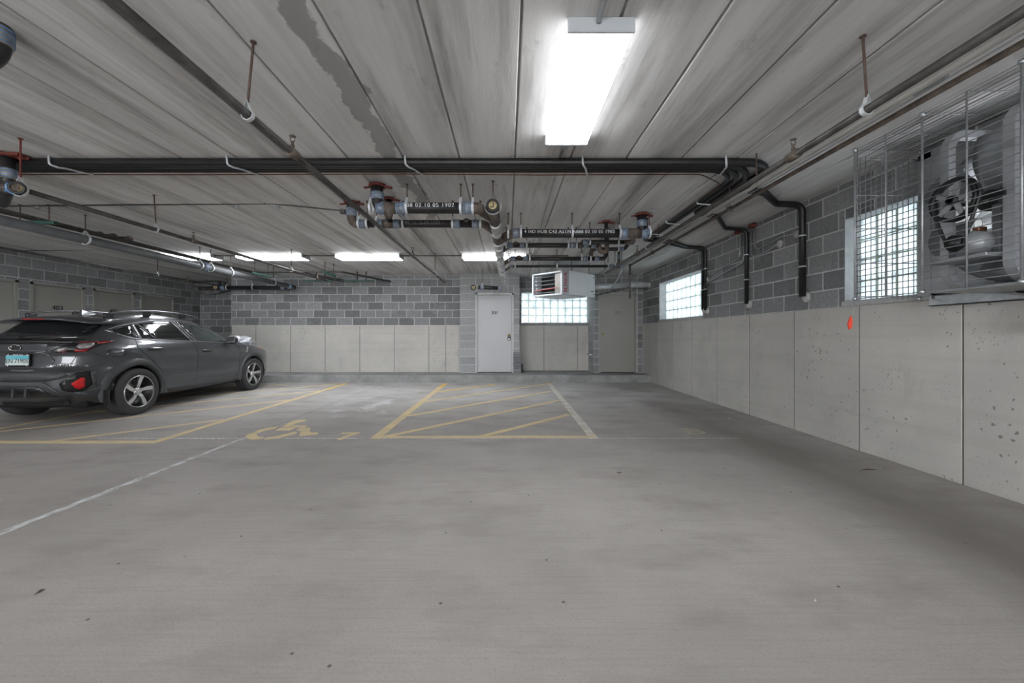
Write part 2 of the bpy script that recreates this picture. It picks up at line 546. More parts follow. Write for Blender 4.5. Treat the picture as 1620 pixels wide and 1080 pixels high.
def cmu_lime(N, L):
    pv, s = pos_xyz(N, L)
    n = noise(N, L, pv, 3.0, detail=8, rough=0.7)
    return ramp(N, L, n, 0.56, 0.75, 0.0, 0.55)
overlay(MATS['cmu'], (0.33, 0.335, 0.34, 1), cmu_lime)
def kerb_dirt(N, L):
    pv, s = pos_xyz(N, L)
    n = noise(N, L, pv, 2.0, detail=8, rough=0.7)
    return ramp(N, L, n, 0.5, 0.7, 0.0, 0.5)
overlay(MATS['kerb_concrete'], (0.16, 0.16, 0.165, 1), kerb_dirt)
# ================================================================ STRUCTURE
CEIL = 2.73
XR, XL = 3.5, -9.2
YF, YP, YA, YC = 10.3, 10.1, 10.8, 11.75      # far wall, piers, alcove, left corner
KT = 0.18                                       # kerb top

def rects_minus(rects, hole):
    out = []
    ha, hb, hc, hd = hole
    for (a, b, c, d) in rects:
        if ha >= b or hb <= a or hc >= d or hd <= c:
            out.append((a, b, c, d)); continue
        if ha > a: out.append((a, ha, c, d))
        if hb < b: out.append((hb, b, c, d))
        m0, m1 = max(a, ha), min(b, hb)
        if hc > c: out.append((m0, m1, c, hc))
        if hd < d: out.append((m0, m1, hd, d))
    return out

_blk = {}
def block_mesh(w, d, h, mat, bev=0.004):
    k = (round(w, 3), round(d, 3), round(h, 3), mat)
    if k not in _blk:
        me = MB().box(-w / 2, w / 2, 0, d, -h / 2, h / 2, bev).mesh('block')
        me.materials.append(MATS[mat])
        _blk[k] = me
    return _blk[k]

def lay(parent, org, rotz, rect, pitch=(0.406, 0.203), holes=(), joint=0.013, depth=0.19, mat='cmu', name='block', shift0=0.0, bond=True):
    """running bond: u runs along the wall from org, depth goes into the wall"""
    u0, u1, z0, z1 = rect
    cu, su = math.cos(rotz), math.sin(rotz)
    row, z = 0, z0
    while z < z1 - 0.03:
        zt = min(z + pitch[1], z1)
        u = u0 - (pitch[0] / 2 if (row % 2 and bond) else 0) - shift0
        while u < u1 - 1e-4:
            a, b = max(u, u0), min(u + pitch[0], u1)
            if b - a > 0.035:
                rs = [(a, b, z, zt)]
                for h in holes:
                    rs = rects_minus(rs, h)
                for (p, q, c, d) in rs:
                    w, h2 = q - p - joint, d - c - joint
                    if w < 0.025 or h2 < 0.025:
                        continue
                    me = block_mesh(w, depth, h2, mat)
                    uc = (p + q) / 2
                    inst(name, me, parent, (org[0] + uc * cu, org[1] + uc * su, org[2] + (c + d) / 2), (0, 0, rotz))
            u += pitch[0]
        z = zt
        row += 1

def backing(name, mat, org, rotz, rects, d0, d1):
    cu, su = math.cos(rotz), math.sin(rotz)
    mb = MB()
    for (a, b, c, d) in rects:
        cx, cy = (a + b) / 2, (d0 + d1) / 2
        mb.obox((org[0] + cx * cu - cy * su, org[1] + cx * su + cy * cu, org[2] + (c + d) / 2),
                (cu, su, 0), (-su, cu, 0), (0, 0, 1), (b - a) / 2, (d1 - d0) / 2, (d - c) / 2)
    o = mb.build(name, mat)
    return tag(o, kind='structure')

def panels(parent, org, rotz, cuts, z0, z1, depth=0.2, gap=0.011, mat='concrete_wall'):
    cu, su = math.cos(rotz), math.sin(rotz)
    for a, b in zip(cuts[:-1], cuts[1:]):
        me = block_mesh(b - a - gap, depth, z1 - z0 - 0.002, mat, 0.003)
        uc = (a + b) / 2
        inst('concrete_panel', me, parent, (org[0] + uc * cu, org[1] + uc * su, org[2] + (z0 + z1) / 2), (0, 0, rotz))

# ---- floor: four slabs meeting at the joints
fl = MB().box(-9.45, 3.75, -8.2, 12.0, -0.25, -0.03).build('floor', 'joint_grout')
tag(fl, kind='structure')
JX, JY = -2.94, 4.37
for (a, b) in ((-9.4, JX), (JX, 3.7)):
    for (c, d) in ((-8.1, JY), (JY, 11.95)):
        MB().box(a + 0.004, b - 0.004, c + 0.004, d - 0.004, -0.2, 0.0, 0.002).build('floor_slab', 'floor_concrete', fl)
MB().box(JX - 0.028, JX + 0.028, 0.2, JY + 0.35, -0.01, 0.0015).build('joint_sealant', 'chalk', fl)
MB().box(JX - 1.6, -1.6, JY - 0.012, JY + 0.012, -0.01, 0.0015).build('joint_sealant', 'chalk', fl)
MB().box(-1.5, 2.6, JY - 0.004, JY + 0.006, -0.01, 0.001).build('joint_sealant', 'chalk', fl)

# ---- ceiling: planks spanning front to back
ce = MB().box(-9.45, 3.75, -8.2, 12.0, CEIL + 0.018, CEIL + 0.3).build('ceiling', 'joint_grout')
tag(ce, kind='structure')
JW = 0.497
k = -19
while True:
    a = 0.072 + k * JW
    b = a + JW
    if a > 3.7: break
    a2, b2 = max(a, -9.42), min(b, 3.72)
    if b2 - a2 > 0.05:
        MB().box(a2 + 0.007, b2 - 0.007, -8.1, 11.95, CEIL, CEIL + 0.2, 0.006).build('ceiling_plank', 'ceiling_concrete', ce)
    k += 1

# ---- far wall, left of the doors
wf = backing('wall_far', 'mortar', (0, YF, 0), 0, [(-7.24, -1.2, 1.40, CEIL)], 0.0025, 1.45)
MB().box(-7.23, -1.2, YF + 0.003, YF + 1.4, 0, 1.4).build('seam_backing', 'seam_rust', wf)
panels(wf, (0, YF, 0), 0, [-7.24, -6.6, -5.69, -4.78, -3.87, -2.96, -2.05, -1.61, -1.2], 0.0, 1.408)
lay(wf, (0, YF, 0), 0, (-7.24, -1.22, 1.408, CEIL), shift0=0.07)

# ---- pier with door 301
D1 = (-0.806, 0.171, KT, 2.235)
wp = backing('wall_pier', 'mortar', (0, YP, 0), 0, rects_minus([(-1.22 + 0.006, 0.33 - 0.006, KT, CEIL)], D1), 0.0025, 0.95)
lay(wp, (0, YP, 0), 0, (-1.22, 0.33, KT + 0.01, CEIL), holes=[D1], mat='cmu_light', shift0=0.0, depth=0.25, bond=False, pitch=(0.414, 0.203))
# ---- alcove wall with a window
AW = (0.40, 2.24, 1.49, 2.325)
wa = backing('wall_alcove', 'mortar', (0, YA, 0), 0, rects_minus([(0.33, 2.3, 1.40, CEIL)], AW), 0.0025, 0.22)
MB().box(0.25, 2.29, YA + 0.003, YA + 0.19, 0, 1.4).build('seam_backing', 'seam_rust', wa)
panels(wa, (0, YA, 0), 0, [0.2, 1.02, 1.95, 2.3], 0.0, 1.408)
lay(wa, (0, YA, 0), 0, (0.33, 2.3, 1.408, CEIL), holes=[AW], mat='cmu')
MB().box(AW[0] - 0.06, AW[1] + 0.06, YA - 0.02, YA + 0.2, 1.43, 1.49, 0.004).build('window_sill', 'kerb_concrete', wa)
# ---- pier with door 303
D3 = (2.37, 3.34, KT, 2.235)
wc = backing('wall_corner', 'mortar', (0, YP, 0), 0, rects_minus([(2.245 + 0.003, 3.5, KT, CEIL)], D3), 0.0025, 0.20)
MB().box(2.2475, 2.44, YP + 0.15, YA + 0.02, KT, CEIL).build('side_mortar', 'mortar', wc)
MB().box(2.3, 3.6, YP + 0.3, YP + 0.9, KT, CEIL).build('door_backing', 'dark_gap', wc)
lay(wc, (0, YP, 0), 0, (2.245, 3.5, KT + 0.01, CEIL), holes=[D3], depth=0.12, mat='cmu', shift0=0.1, bond=False)
lay(wc, (2.245, YA, 0), -PI / 2, (0, YA - YP - 0.01, KT + 0.01, CEIL), depth=0.1, mat='cmu_light', shift0=0.05)
# ---- far left recess wall
wr = backing('wall_recess', 'mortar', (0, YC, 0), 0, [(-9.4, -7.2, 0, CEIL)], 0.0025, 0.2)
lay(wr, (0, YC, 0), 0, (-9.2, -7.24, 0.0, CEIL), mat='cmu', shift0=0.11)
# ---- left wall with store doors
LD = [(6.40, 7.37), (7.56, 8.53), (8.71, 9.68), (9.86, 10.83)]
LT = 2.185
lh = [(a, b, 0.12, LT) for a, b in LD]
rc = [(-8.1, YC, 0, CEIL)]
for h in lh: rc = rects_minus(rc, h)
wl = backing('wall_left', 'mortar', (XL, 0, 0), PI / 2, rc, 0.0025, 0.2)
lay(wl, (XL, 0, 0), PI / 2, (1.6, YC, 0.0, CEIL), holes=lh, mat='cmu', shift0=0.1)
MB().box(XL - 0.6, XL - 0.205, 6.2, 11.0, 0, 2.5).build('store_backing', 'dark_gap', wl)
# ---- right wall with two glass block windows and the fan opening
WA = (7.02, 9.0, 1.50, 2.33)
WB = (3.12, 4.06, 1.50, 2.34)
FO = (2.06, 3.08, 1.50, 2.6)
rc = [(-8.1, 10.3, 1.44, CEIL)]
holes_r = [(-WA[1], -WA[0], WA[2], WA[3]), (-WB[1], -WB[0], WB[2], WB[3]), (-FO[1], -FO[0], FO[2], FO[3])]
rc = [(-10.3, 8.1, 1.44, CEIL)]
for h in holes_r: rc = rects_minus(rc, h)
wrt = backing('wall_right', 'mortar', (XR, 0, 0), -PI / 2, rc, 0.0025, 0.25)
MB().box(XR + 0.003, XR + 0.25, -8.0, 10.3, 0, 1.44).build('seam_backing', 'seam_rust', wrt)
lay(wrt, (XR, 0, 0), -PI / 2, (-10.1, -0.4, 1.44, CEIL), holes=holes_r, mat='cmu', depth=0.25, shift0=0.13)
panels(wrt, (XR, 0, 0), -PI / 2, [-10.3, -9.94, -9.12, -8.28, -7.42, -6.54, -5.66, -4.78, -3.896, -3.01, -2.13, -1.24, -0.36, 0.52, 1.4, 2.3, 3.2, 5.6, 8.1], 0.0, 1.44)
for (a, b) in ((WA[0], WA[1]), (3.25, WB[1])):
    MB().box(XR - 0.012, XR + 0.24, a - 0.02, b + 0.03, 1.445, 1.50, 0.004).build('window_sill', 'patch_plaster', wrt)
# ---- back wall behind the camera
wb = MB().box(-9.45, -7.9, -8.3, -8.1, 0, CEIL).box(3.2, 3.75, -8.3, -8.1, 0, CEIL).box(-7.9, 3.2, -8.3, -8.1, 2.5, CEIL).build('wall_back', 'concrete_wall')   # unseen drive-in opening, added to let in daylight as fill
tag(wb, kind='structure')

# ---- kerb / raised walk under the far doors
kb = MB()
kb.box(-7.24, 3.5, 9.5, YP + 0.95, -0.05, KT, 0.012)
kb = kb.build('kerb_walk', 'kerb_concrete')
tag(kb, kind='structure')
MB().box(XL - 0.01, XL + 0.55, -8.0, YC, 0, 0.12, 0.01).build('kerb_side', 'kerb_concrete').__setitem__('kind', 'structure')

# ---- glass block windows
def glass_window(name, org, rotz, u0, u1, z0, z1, depth, cols, rows):
    cu, su = math.cos(rotz), math.sin(rotz)
    n = Vector((-su, cu, 0))
    o = Vector(org)
    du, dz = (u1 - u0) / cols, (z1 - z0) / rows
    mb = MB()
    ax, az = Vector((cu, su, 0)), Vector((0, 0, 1))
    for i in range(cols + 1):
        w = 0.006
        c = o + ax * (u0 + du * i) + n * (depth + 0.04) + az * ((z0 + z1) / 2)
        mb.obox(c, ax, n, az, w, 0.034, (z1 - z0) / 2)
    for j in range(rows + 1):
        c = o + ax * ((u0 + u1) / 2) + n * (depth + 0.04) + az * (z0 + dz * j)
        mb.obox(c, ax, n, az, (u1 - u0) / 2, 0.033, 0.006)
    root = mb.build(name, 'window_grout', fix=False)
    tag(root, kind='structure')
    key = 'gb%.3f_%.3f' % (du, dz)
    if key not in _blk:
        b = MB()
        w, h = du - 0.013, dz - 0.013
        b.box(-w / 2, w / 2, 0, 0.08, -h / 2, h / 2, 0.01)
        me = b.mesh('glass_block'); me.materials.append(MATS['glass_block'])
        _blk[key] = me
    for i in range(cols):
        for j in range(rows):
            c = o + ax * (u0 + du * (i + 0.5)) + n * depth + az * (z0 + dz * (j + 0.5))
            inst('glass_block', _blk[key], root, c, (0, 0, rotz))
    return root
glass_window('window_1', (XR, 0, 0), -PI / 2, -WA[1], -WA[0], WA[2], WA[3], 0.155, 10, 4)
glass_window('window_2', (XR, 0, 0), -PI / 2, -WB[1], -WB[1] + 0.94, WB[2], WB[3], 0.155, 5, 4)
glass_window('window_3', (0, YA, 0), 0, AW[0], AW[1], AW[2], AW[3], 0.13, 9, 4)
# light jamb blocks lining the window openings
MB().box(XR + 0.001, XR + 0.155, WA[1] - 0.004, WA[1] + 0.006, WA[2], WA[3]).build('window_jamb', 'mortar', bpy.data.objects['window_1'])
MB().box(XR + 0.001, XR + 0.155, WB[1] - 0.004, WB[1] + 0.006, WB[2], WB[3]).build('window_jamb', 'mortar', bpy.data.objects['window_2'])

# ---- doors
def door(name, org, rotz, u0, u1, z0, z1, mat, num, ink, hinge_side, num_z, fr=0.045, size=0.115, lock=None):
    cu, su = math.cos(rotz), math.sin(rotz)
    o = Vector(org); ax = Vector((cu, su, 0)); n = Vector((-su, cu, 0)); az = Vector((0, 0, 1))
    def ob(mb, ua, ub, za, zb, da, db):
        mb.obox(o + ax * ((ua + ub) / 2) + n * ((da + db) / 2) + az * ((za + zb) / 2), ax, n, az, (ub - ua) / 2, (db - da) / 2, (zb - za) / 2)
    leaf = MB(); ob(leaf, u0 + fr + 0.004, u1 - fr - 0.004, z0 + 0.02, z1 - fr - 0.004, 0.022, 0.066)
    root = leaf.build(name, mat)
    tag(root, kind='structure')
    f = MB()
    ob(f, u0, u0 + fr, z0, z1, -0.012, 0.12); ob(f, u1 - fr, u1, z0, z1, -0.012, 0.12); ob(f, u0, u1, z1 - fr, z1, -0.012, 0.12)
    f.build('door_frame', mat, root)
    g = MB(); ob(g, u0 + fr, u1 - fr, z0, z1 - fr, 0.075, 0.10); g.build('door_gap', 'dark_gap', root)
    hu = u0 + fr if hinge_side < 0 else u1 - fr
    for hz in (z0 + 0.22, (z0 + z1) / 2, z1 - 0.30):
        h = MB(); c = o + ax * hu + n * 0.012 + az * hz
        h.tube([c - az * 0.05, c + az * 0.05], 0.011, n=8); h.build('hinge', mat, root)
    if num:
        lettering(num, size, o + ax * ((u0 + u1) / 2) + n * 0.021 + az * num_z, ax, az, ink, root, name='door_number', bold=0.025)
    return root
d1 = door('door_1', (0, YP, 0), 0, D1[0], D1[1], KT, D1[3], 'door_paint', '301', 'black_ink', -1, 1.725)
d3 = door('door_2', (0, YP, 0), 0, D3[0], D3[1], KT, D3[3], 'door_taupe', '303', 'faded_ink', 1, 1.725)
for i, (a, b) in enumerate(LD):
    num = {1: '403', 2: '402', 3: '401'}.get(i, '404')
    door('door_%d' % (i + 3), (XL, 0, 0), PI / 2, a, b, 0.12, LT, 'door_taupe', num, 'black_ink', 1, 1.705, size=0.135)
# knobs
c = Vector((2.475, YP + 0.02, 1.19))
MB().lathe(c, (0, -1, 0), [(0, 0.0), (0, 0.032), (0.008, 0.032), (0.012, 0.014), (0.035, 0.014), (0.045, 0.03), (0.065, 0.03), (0.075, 0.0)], 16).build('door_knob', 'brass', d3)
c = Vector((0.055, YP + 0.02, 1.155))
MB().lathe(c, (0, -1, 0), [(0, 0.0), (0, 0.032), (0.008, 0.032), (0.012, 0.014), (0.04, 0.014), (0.05, 0.028), (0.06, 0.028), (0.07, 0.0)], 16).build('door_knob', 'brass', d1)
lb = thing('key_lockbox', 'small black and grey key lockbox hanging on the knob of door 301', 'lockbox', (0.055, YP - 0.025, 1.02))
MB().box(0.018, 0.092, YP - 0.055, YP - 0.01, 1.02, 1.10, 0.012).build('case', 'fan_dark', lb)
MB().box(0.032, 0.078, YP - 0.058, YP - 0.05, 1.035, 1.07, 0.003).build('dial_plate', 'galv', lb)
MB().tube([(0.03, YP - 0.035, 1.09), (0.03, YP - 0.035, 1.14), (0.055, YP - 0.035, 1.185), (0.08, YP - 0.035, 1.14), (0.08, YP - 0.035, 1.09)], 0.007, n=8, bend=0.02).build('shackle', 'fan_dark', lb)

# ---- pavers stacked against the pier
zz = KT
for i in range(9):
    h = 0.06
    dx = random.uniform(-0.006, 0.006)
    pvo = MB().box(0.17 + dx, 0.365 + dx, YP - 0.14, YP - 0.035, zz, zz + h - 0.004, 0.004).build('concrete_paver', 'paver')
    words = ['bottom', 'second from the bottom', 'third from the bottom', 'fourth from the bottom', 'middle', 'fourth from the top', 'third from the top', 'second from the top', 'topmost']
    tag(pvo, 'dark grey concrete paver beside door 301, %s of the stack' % words[i], 'paver', 'pavers stacked beside door 301')
    zz += h
st = MB().box(0.37, 0.41, YP + 0.02, YP + 0.16, KT, KT + 0.22, 0.01)
tag(st.build('paver_offcut', 'fan_dark'), 'narrow black offcut standing behind the stack of pavers', 'offcut')
hk = thing('wall_bracket', 'small metal bracket sticking out of the block pier left of door 303', 'bracket', (2.245, YP + 0.2, 0.62))
MB().box(2.10, 2.246, YP + 0.17, YP + 0.2, 0.645, 0.665, 0.004).build('arm', 'iron_black', hk)
MB().box(2.15, 2.243, YP + 0.14, YP + 0.17, 0.63, 0.66, 0.004).build('plate', 'white_clip', hk)

# ---- painted floor markings
_sh = [0]
def stripe(mb, a, b, w=0.1):
    _sh[0] += 1
    hh = 0.0015 + 0.00012 * (_sh[0] % 14)
    a, b = Vector((a[0], a[1], 0)), Vector((b[0], b[1], 0))
    t = (b - a).normalized(); nn = Vector((-t.y, t.x, 0))
    mb.add([a + nn * w / 2, a - nn * w / 2, b - nn * w / 2, b + nn * w / 2,
            a + nn * w / 2 + Vector((0, 0, hh)), a - nn * w / 2 + Vector((0, 0, hh)), b - nn * w / 2 + Vector((0, 0, hh)), b + nn * w / 2 + Vector((0, 0, hh))],
           [(4, 5, 6, 7), (0, 1, 5, 4), (1, 2, 6, 5), (2, 3, 7, 6), (3, 0, 4, 7)])
    return mb
ai = thing('striped_aisle_marking', 'worn yellow hatched aisle painted on the floor in front of door 301', 'marking', (-0.25, 4.4, 0))
stripe(MB(), (-1.47, 4.36), (-1.47, 8.6), 0.11).build('border_stripe', 'yellow_paint', ai)
stripe(MB(), (-1.47, 8.6), (-1.455, 9.3), 0.11).build('border_stripe', 'bright_yellow_paint', ai)
stripe(MB(), (0.97, 4.36), (1.0, 9.2), 0.10).build('border_stripe', 'white_paint', ai)
stripe(MB(), (0.92, 9.27), (1.08, 9.27), 0.09).build('border_stripe', 'bright_yellow_paint', ai)
stripe(MB(), (-1.5, 4.43), (1.0, 4.44), 0.085).build('border_stripe', 'yellow_paint', ai)
for (a, b, mm) in (((-0.29, 4.45), (0.9, 5.68), 'yellow_paint'), ((-1.4, 4.42), (0.92, 6.9), 'yellow_paint'), ((-1.42, 5.57), (0.92, 8.05), 'yellow_paint'),
                   ((-1.42, 6.78), (0.95, 9.25), 'yellow_paint'), ((-1.42, 7.92), (-0.28, 9.15), 'bright_yellow_paint')):
    stripe(MB(), a, b, 0.09).build('hatch_stripe', mm, ai)
al = thing('striped_aisle_marking', 'yellow hatched aisle painted on the floor beside and under the grey car', 'marking', (-5.2, 4.2, 0))
stripe(MB(), (-3.79, 4.2), (-3.82, 8.3), 0.10).build('border_stripe', 'yellow_paint', al)
stripe(MB(), (-3.82, 8.3), (-3.83, 9.3), 0.10).build('border_stripe', 'bright_yellow_paint', al)
stripe(MB(), (-9.0, 4.2), (-3.75, 4.22), 0.09).build('border_stripe', 'yellow_paint', al)
stripe(MB(), (-6.25, 4.25), (-6.25, 9.3), 0.10).build('border_stripe', 'yellow_paint', al)
for (a, b) in (((-4.95, 4.24), (-3.86, 5.35)), ((-6.2, 4.55), (-3.86, 6.95)), ((-6.2, 5.85), (-3.86, 8.15)), ((-6.2, 7.0), (-4.0, 9.25)), ((-6.2, 8.15), (-5.1, 9.25))):
    stripe(MB(), a, b, 0.08).build('hatch_stripe', 'yellow_paint', al)
# wheelchair symbol, drawn on the ground plane from its outline in the photograph
def g(u, v):                      # crop pixel to floor point
    px, py = 380 + u / 7.364, 650 + v / 7.364
    Y = EYE * FPX / (py - 530)
    return ((px - 802) / FPX * Y, Y)
def decal(poly, mat, parent, name):
    pts = [g(*p) for p in poly]
    mb = MB(); mb.prism(pts, 0.0, 0.0025)
    mb.build(name, mat, parent)
ws = thing('wheelchair_symbol', 'yellow wheelchair symbol painted on the floor of the empty bay', 'marking', (g(400, 250)[0], g(400, 250)[1], 0))
decal([(490, 183), (590, 125), (640, 108), (690, 102), (765, 104), (760, 118), (700, 130), (650, 145), (570, 188)], 'yellow_paint', ws, 'stencil_piece')
decal([(580, 192), (625, 168), (785, 170), (755, 192)], 'yellow_paint', ws, 'stencil_piece')
decal([(405, 228), (470, 196), (650, 196), (580, 225)], 'yellow_paint', ws, 'stencil_piece')
decal([(155, 250), (215, 222), (320, 196), (445, 180), (405, 205), (300, 226), (225, 250)], 'yellow_paint', ws, 'stencil_piece')
decal([(65, 300), (85, 275), (130, 258), (200, 258), (190, 280), (220, 298), (290, 305), (240, 325), (170, 332), (100, 326)], 'yellow_paint', ws, 'stencil_piece')
decal([(275, 335), (320, 306), (430, 290), (540, 266), (625, 243), (665, 242), (660, 262), (560, 290), (440, 318)], 'yellow_paint', ws, 'stencil_piece')
decal([(650, 220), (700, 197), (815, 197), (812, 250), (905, 250), (908, 270), (690, 292), (700, 232)], 'yellow_paint', ws, 'stencil_piece')
n7 = thing('bay_number', 'yellow stencilled number 7 on the floor beside the wheelchair symbol', 'marking', (g(1260, 290)[0], g(1260, 290)[1], 0))
decal([(1165, 266), (1195, 250), (1400, 250), (1375, 268), (1280, 295), (1180, 335), (1125, 335), (1200, 300), (1290, 268)], 'yellow_paint', n7, 'stencil_piece')
n8 = thing('bay_number', 'faded stencilled number 8 on the floor near the right wall', 'marking', (2.2, 4.6, 0))
def g2(u, v):
    px, py = 1060 + u / 10.125, 660 + v / 10.125
    Y = EYE * FPX / (py - 530)
    return ((px - 802) / FPX * Y, Y)
def ring8(outer, inner):
    o = [g2(*p) for p in outer]; i = [g2(*p) for p in inner]
    mb = MB(); n = len(o)
    vs = [(x, y, .0025) for x, y in o] + [(x, y, .0025) for x, y in i]
    mb.add(vs, [(k, (k + 1) % n, n + (k + 1) % n, n + k) for k in range(n)])
    mb.build('stencil_piece', 'faded_paint', n8)
ring8([(190, 180), (280, 172), (400, 182), (480, 205), (440, 222), (330, 222), (240, 208)], [(255, 190), (290, 184), (370, 190), (415, 204), (400, 210), (340, 210), (280, 203)])
ring8([(255, 222), (330, 215), (470, 215), (580, 245), (560, 262), (420, 270), (300, 265)], [(320, 235), (350, 229), (430, 230), (500, 243), (480, 250), (410, 254), (340, 250)])
# scraps on the floor
def scrap(px, py, label, mat, sx, sy, name='floor_scrap', cat='debris'):
    Y = EYE * FPX / (py - 530); X = (px - 802) / FPX * Y
    mb = MB()
    n = 7
    vs = [(X + math.cos(2 * PI * i / n) * sx * random.uniform(.6, 1), Y + math.sin(2 * PI * i / n) * sy * random.uniform(.6, 1), 0.003) for i in range(n)] + [(X, Y, 0.012)]
    mb.add(vs, [(i, (i + 1) % n, n) for i in range(n)] + [tuple(range(n))[::-1]])
    tag(mb.build(name, mat), label, cat)
scrap(1154, 662, 'small white paper scrap on the dirty floor near the right wall', 'white_paint', 0.02, 0.03)
scrap(980, 748, 'small dark brown leaf lying on the floor in the middle', 'iron_rusty', 0.03, 0.02, 'leaf', 'leaf')
scrap(1375, 743, 'thin dark twig on the floor close to the right wall', 'iron_rusty', 0.09, 0.012, 'twig', 'twig')
scrap(64, 936, 'thin dark twig on the floor at the lower left', 'iron_rusty', 0.008, 0.03, 'twig', 'twig')
scrap(1290, 951, 'tiny white pebble on the floor at the lower right', 'white_paint', 0.006, 0.006, 'pebble', 'pebble')
# ================================================================ LAMPS
def lamp(label, cx, cy, along, length=1.22, width=0.335, group=None):
    t = thing('ceiling_lamp', label, 'lamp', (cx, cy, CEIL), group or 'fluorescent wrap lamps on the ceiling')
    hl, hw = length / 2, width / 2
    def bx(a0, a1, b0, b1, z0, z1, bev=0.0):
        if along == 'y': return MB().box(cx + b0, cx + b1, cy + a0, cy + a1, z0, z1, bev)
        return MB().box(cx + a0, cx + a1, cy + b0, cy + b1, z0, z1, bev)
    bx(-hl + 0.015, hl - 0.015, -hw + 0.02, hw - 0.02, CEIL - 0.012, CEIL, 0.002).build('base_plate', 'lamp_white', t)
    bx(-hl, -hl + 0.016, -hw, hw, CEIL - 0.075, CEIL, 0.003).build('end_cap', 'lamp_end', t)
    bx(hl - 0.016, hl, -hw, hw, CEIL - 0.075, CEIL, 0.003).build('end_cap', 'lamp_end', t)
    bx(-hl + 0.017, hl - 0.017, -hw + 0.006, hw - 0.006, CEIL - 0.074, CEIL - 0.060, 0.006).build('diffuser', 'lamp_diffuser', t)
    bx(-hl + 0.017, hl - 0.017, -hw + 0.004, hw - 0.004, CEIL - 0.0595, CEIL - 0.013).build('diffuser_side', 'lamp_lens_side', t)
    return t
lamp('long glowing white lamp overhead, nearest to the viewer', 0.47, 2.53, 'y', 1.17)
lamp('glowing white lamp above the block wall, behind the black left drain branch', -2.71, 7.75, 'x', 1.26)
lamp('glowing white lamp crossed by the shiny main drain pipe', -0.25, 7.75, 'x', 1.26)
lamp('glowing white lamp on the left, beyond the thin sprinkler pipe', -4.62, 7.75, 'x', 1.30)
lamp('leftmost glowing white lamp, half hidden behind the big grey pipe', -6.33, 7.75, 'x', 1.22)
for (x, y) in ((0.47, -1.6), (0.47, -5.2), (-3.6, 0.6), (-3.6, -4.0), (-7.9, 2.6), (-7.6, -1.6), (-7.6, -5.4)):  # unseen lamps added to brighten the left wall and the car
    lamp('unseen white wrap lamp added behind the viewpoint as fill light', x, y, 'y', 1.2, group='added fill lamps behind the viewpoint')

# ================================================================ PIPE HELPERS
def hanger(parent, x, y, zp, r, lean=0.0, rod='rust_rod', loop='white_clip', ztop=CEIL, ax='x', w=0.012):
    """threaded rod from the ceiling and a clevis loop round a pipe of radius r centred at x, y, zp; ax is the pipe's direction"""
    top = zp + r + 0.055
    MB().tube([(x, y, top - 0.01), (x + lean, y, ztop)], 0.0065, n=6).build('hanger_rod', rod, parent)
    MB().tube([(x + lean, y, ztop - 0.006), (x + lean, y, ztop + 0.001)], 0.016, n=8).build('rod_nut', rod, parent)
    rr = r + 0.006
    pts = [(0, top), (-rr * 0.45, zp + rr * 1.15), (-rr, zp + rr * 0.3)]
    for k in range(7):
        a = PI + 0.25 + (PI - 0.5) * k / 6
        pts.append((math.cos(a) * rr, zp + math.sin(a) * rr))
    pts += [(rr, zp + rr * 0.3), (rr * 0.45, zp + rr * 1.15), (0, top)]
    mb = MB()
    vs, fs = [], []
    for (p, z) in pts:
        for s in (-w, w):
            for e in (0, 0.004):
                q = Vector((0, p, 0)) if ax == 'x' else Vector((p, 0, 0))
                d = Vector((s, 0, 0)) if ax == 'x' else Vector((0, s, 0))
                out = Vector((p, z - zp, 0))
                out = out.normalized() * e if out.length else out
                oq = Vector((0, out.x, out.y)) if ax == 'x' else Vector((out.x, 0, out.y))
                vs.append(Vector((x, y, z)) + q + d + oq)
    for i in range(len(pts) - 1):
        a, b = i * 4, i * 4 + 4
        fs += [(a, a + 2, b + 2, b), (a + 1, b + 1, b + 3, a + 3), (a, b, b + 1, a + 1), (a + 2, a + 3, b + 3, b + 2)]
    mb.add(vs, fs)
    mb.build('hanger_loop', loop, parent)

_cp = {}
def coupling(parent, c, axis, r, length=0.10, bands=3, shiny=False):
    """no-hub coupling: steel sleeve with clamp bands"""
    axis = Vector(axis).normalized()
    key = (round(r, 4), round(length, 3), bands)
    if key not in _cp:
        R = r + 0.006
        sl = MB().lathe((0, 0, 0), (0, 0, 1), [(-length / 2, r * 0.9), (-length / 2, R), (length / 2, R), (length / 2, r * 0.9)], 18).mesh('coupling')
        sl.materials.append(MATS['coupling'])
        bw = length / bands * 0.27
        bd = MB()
        bd.lathe((0, 0, 0), (0, 0, 1), [(-bw / 2, R), (-bw / 2, R + 0.004), (bw / 2, R + 0.004), (bw / 2, R)], 18)
        bd.box(-0.008, 0.008, -R - 0.016, -R, -bw / 2, bw / 2)
        bd = bd.mesh('clamp_band'); bd.materials.append(MATS['blue_band'])
        _cp[key] = (sl, bd)
    sl, bd = _cp[key]
    q = Vector((0, 0, 1)).rotation_difference(axis).to_euler()
    o = inst('coupling', sl, parent, c, q)
    for i in range(bands):
        b = bpy.data.objects.new('clamp_band', bd)
        COL.objects.link(b); b.parent = o
        b.location = (0, 0, -length / 2 + length * (i + 0.5) / bands)
        b.rotation_euler = (0, 0, 0)
    return o

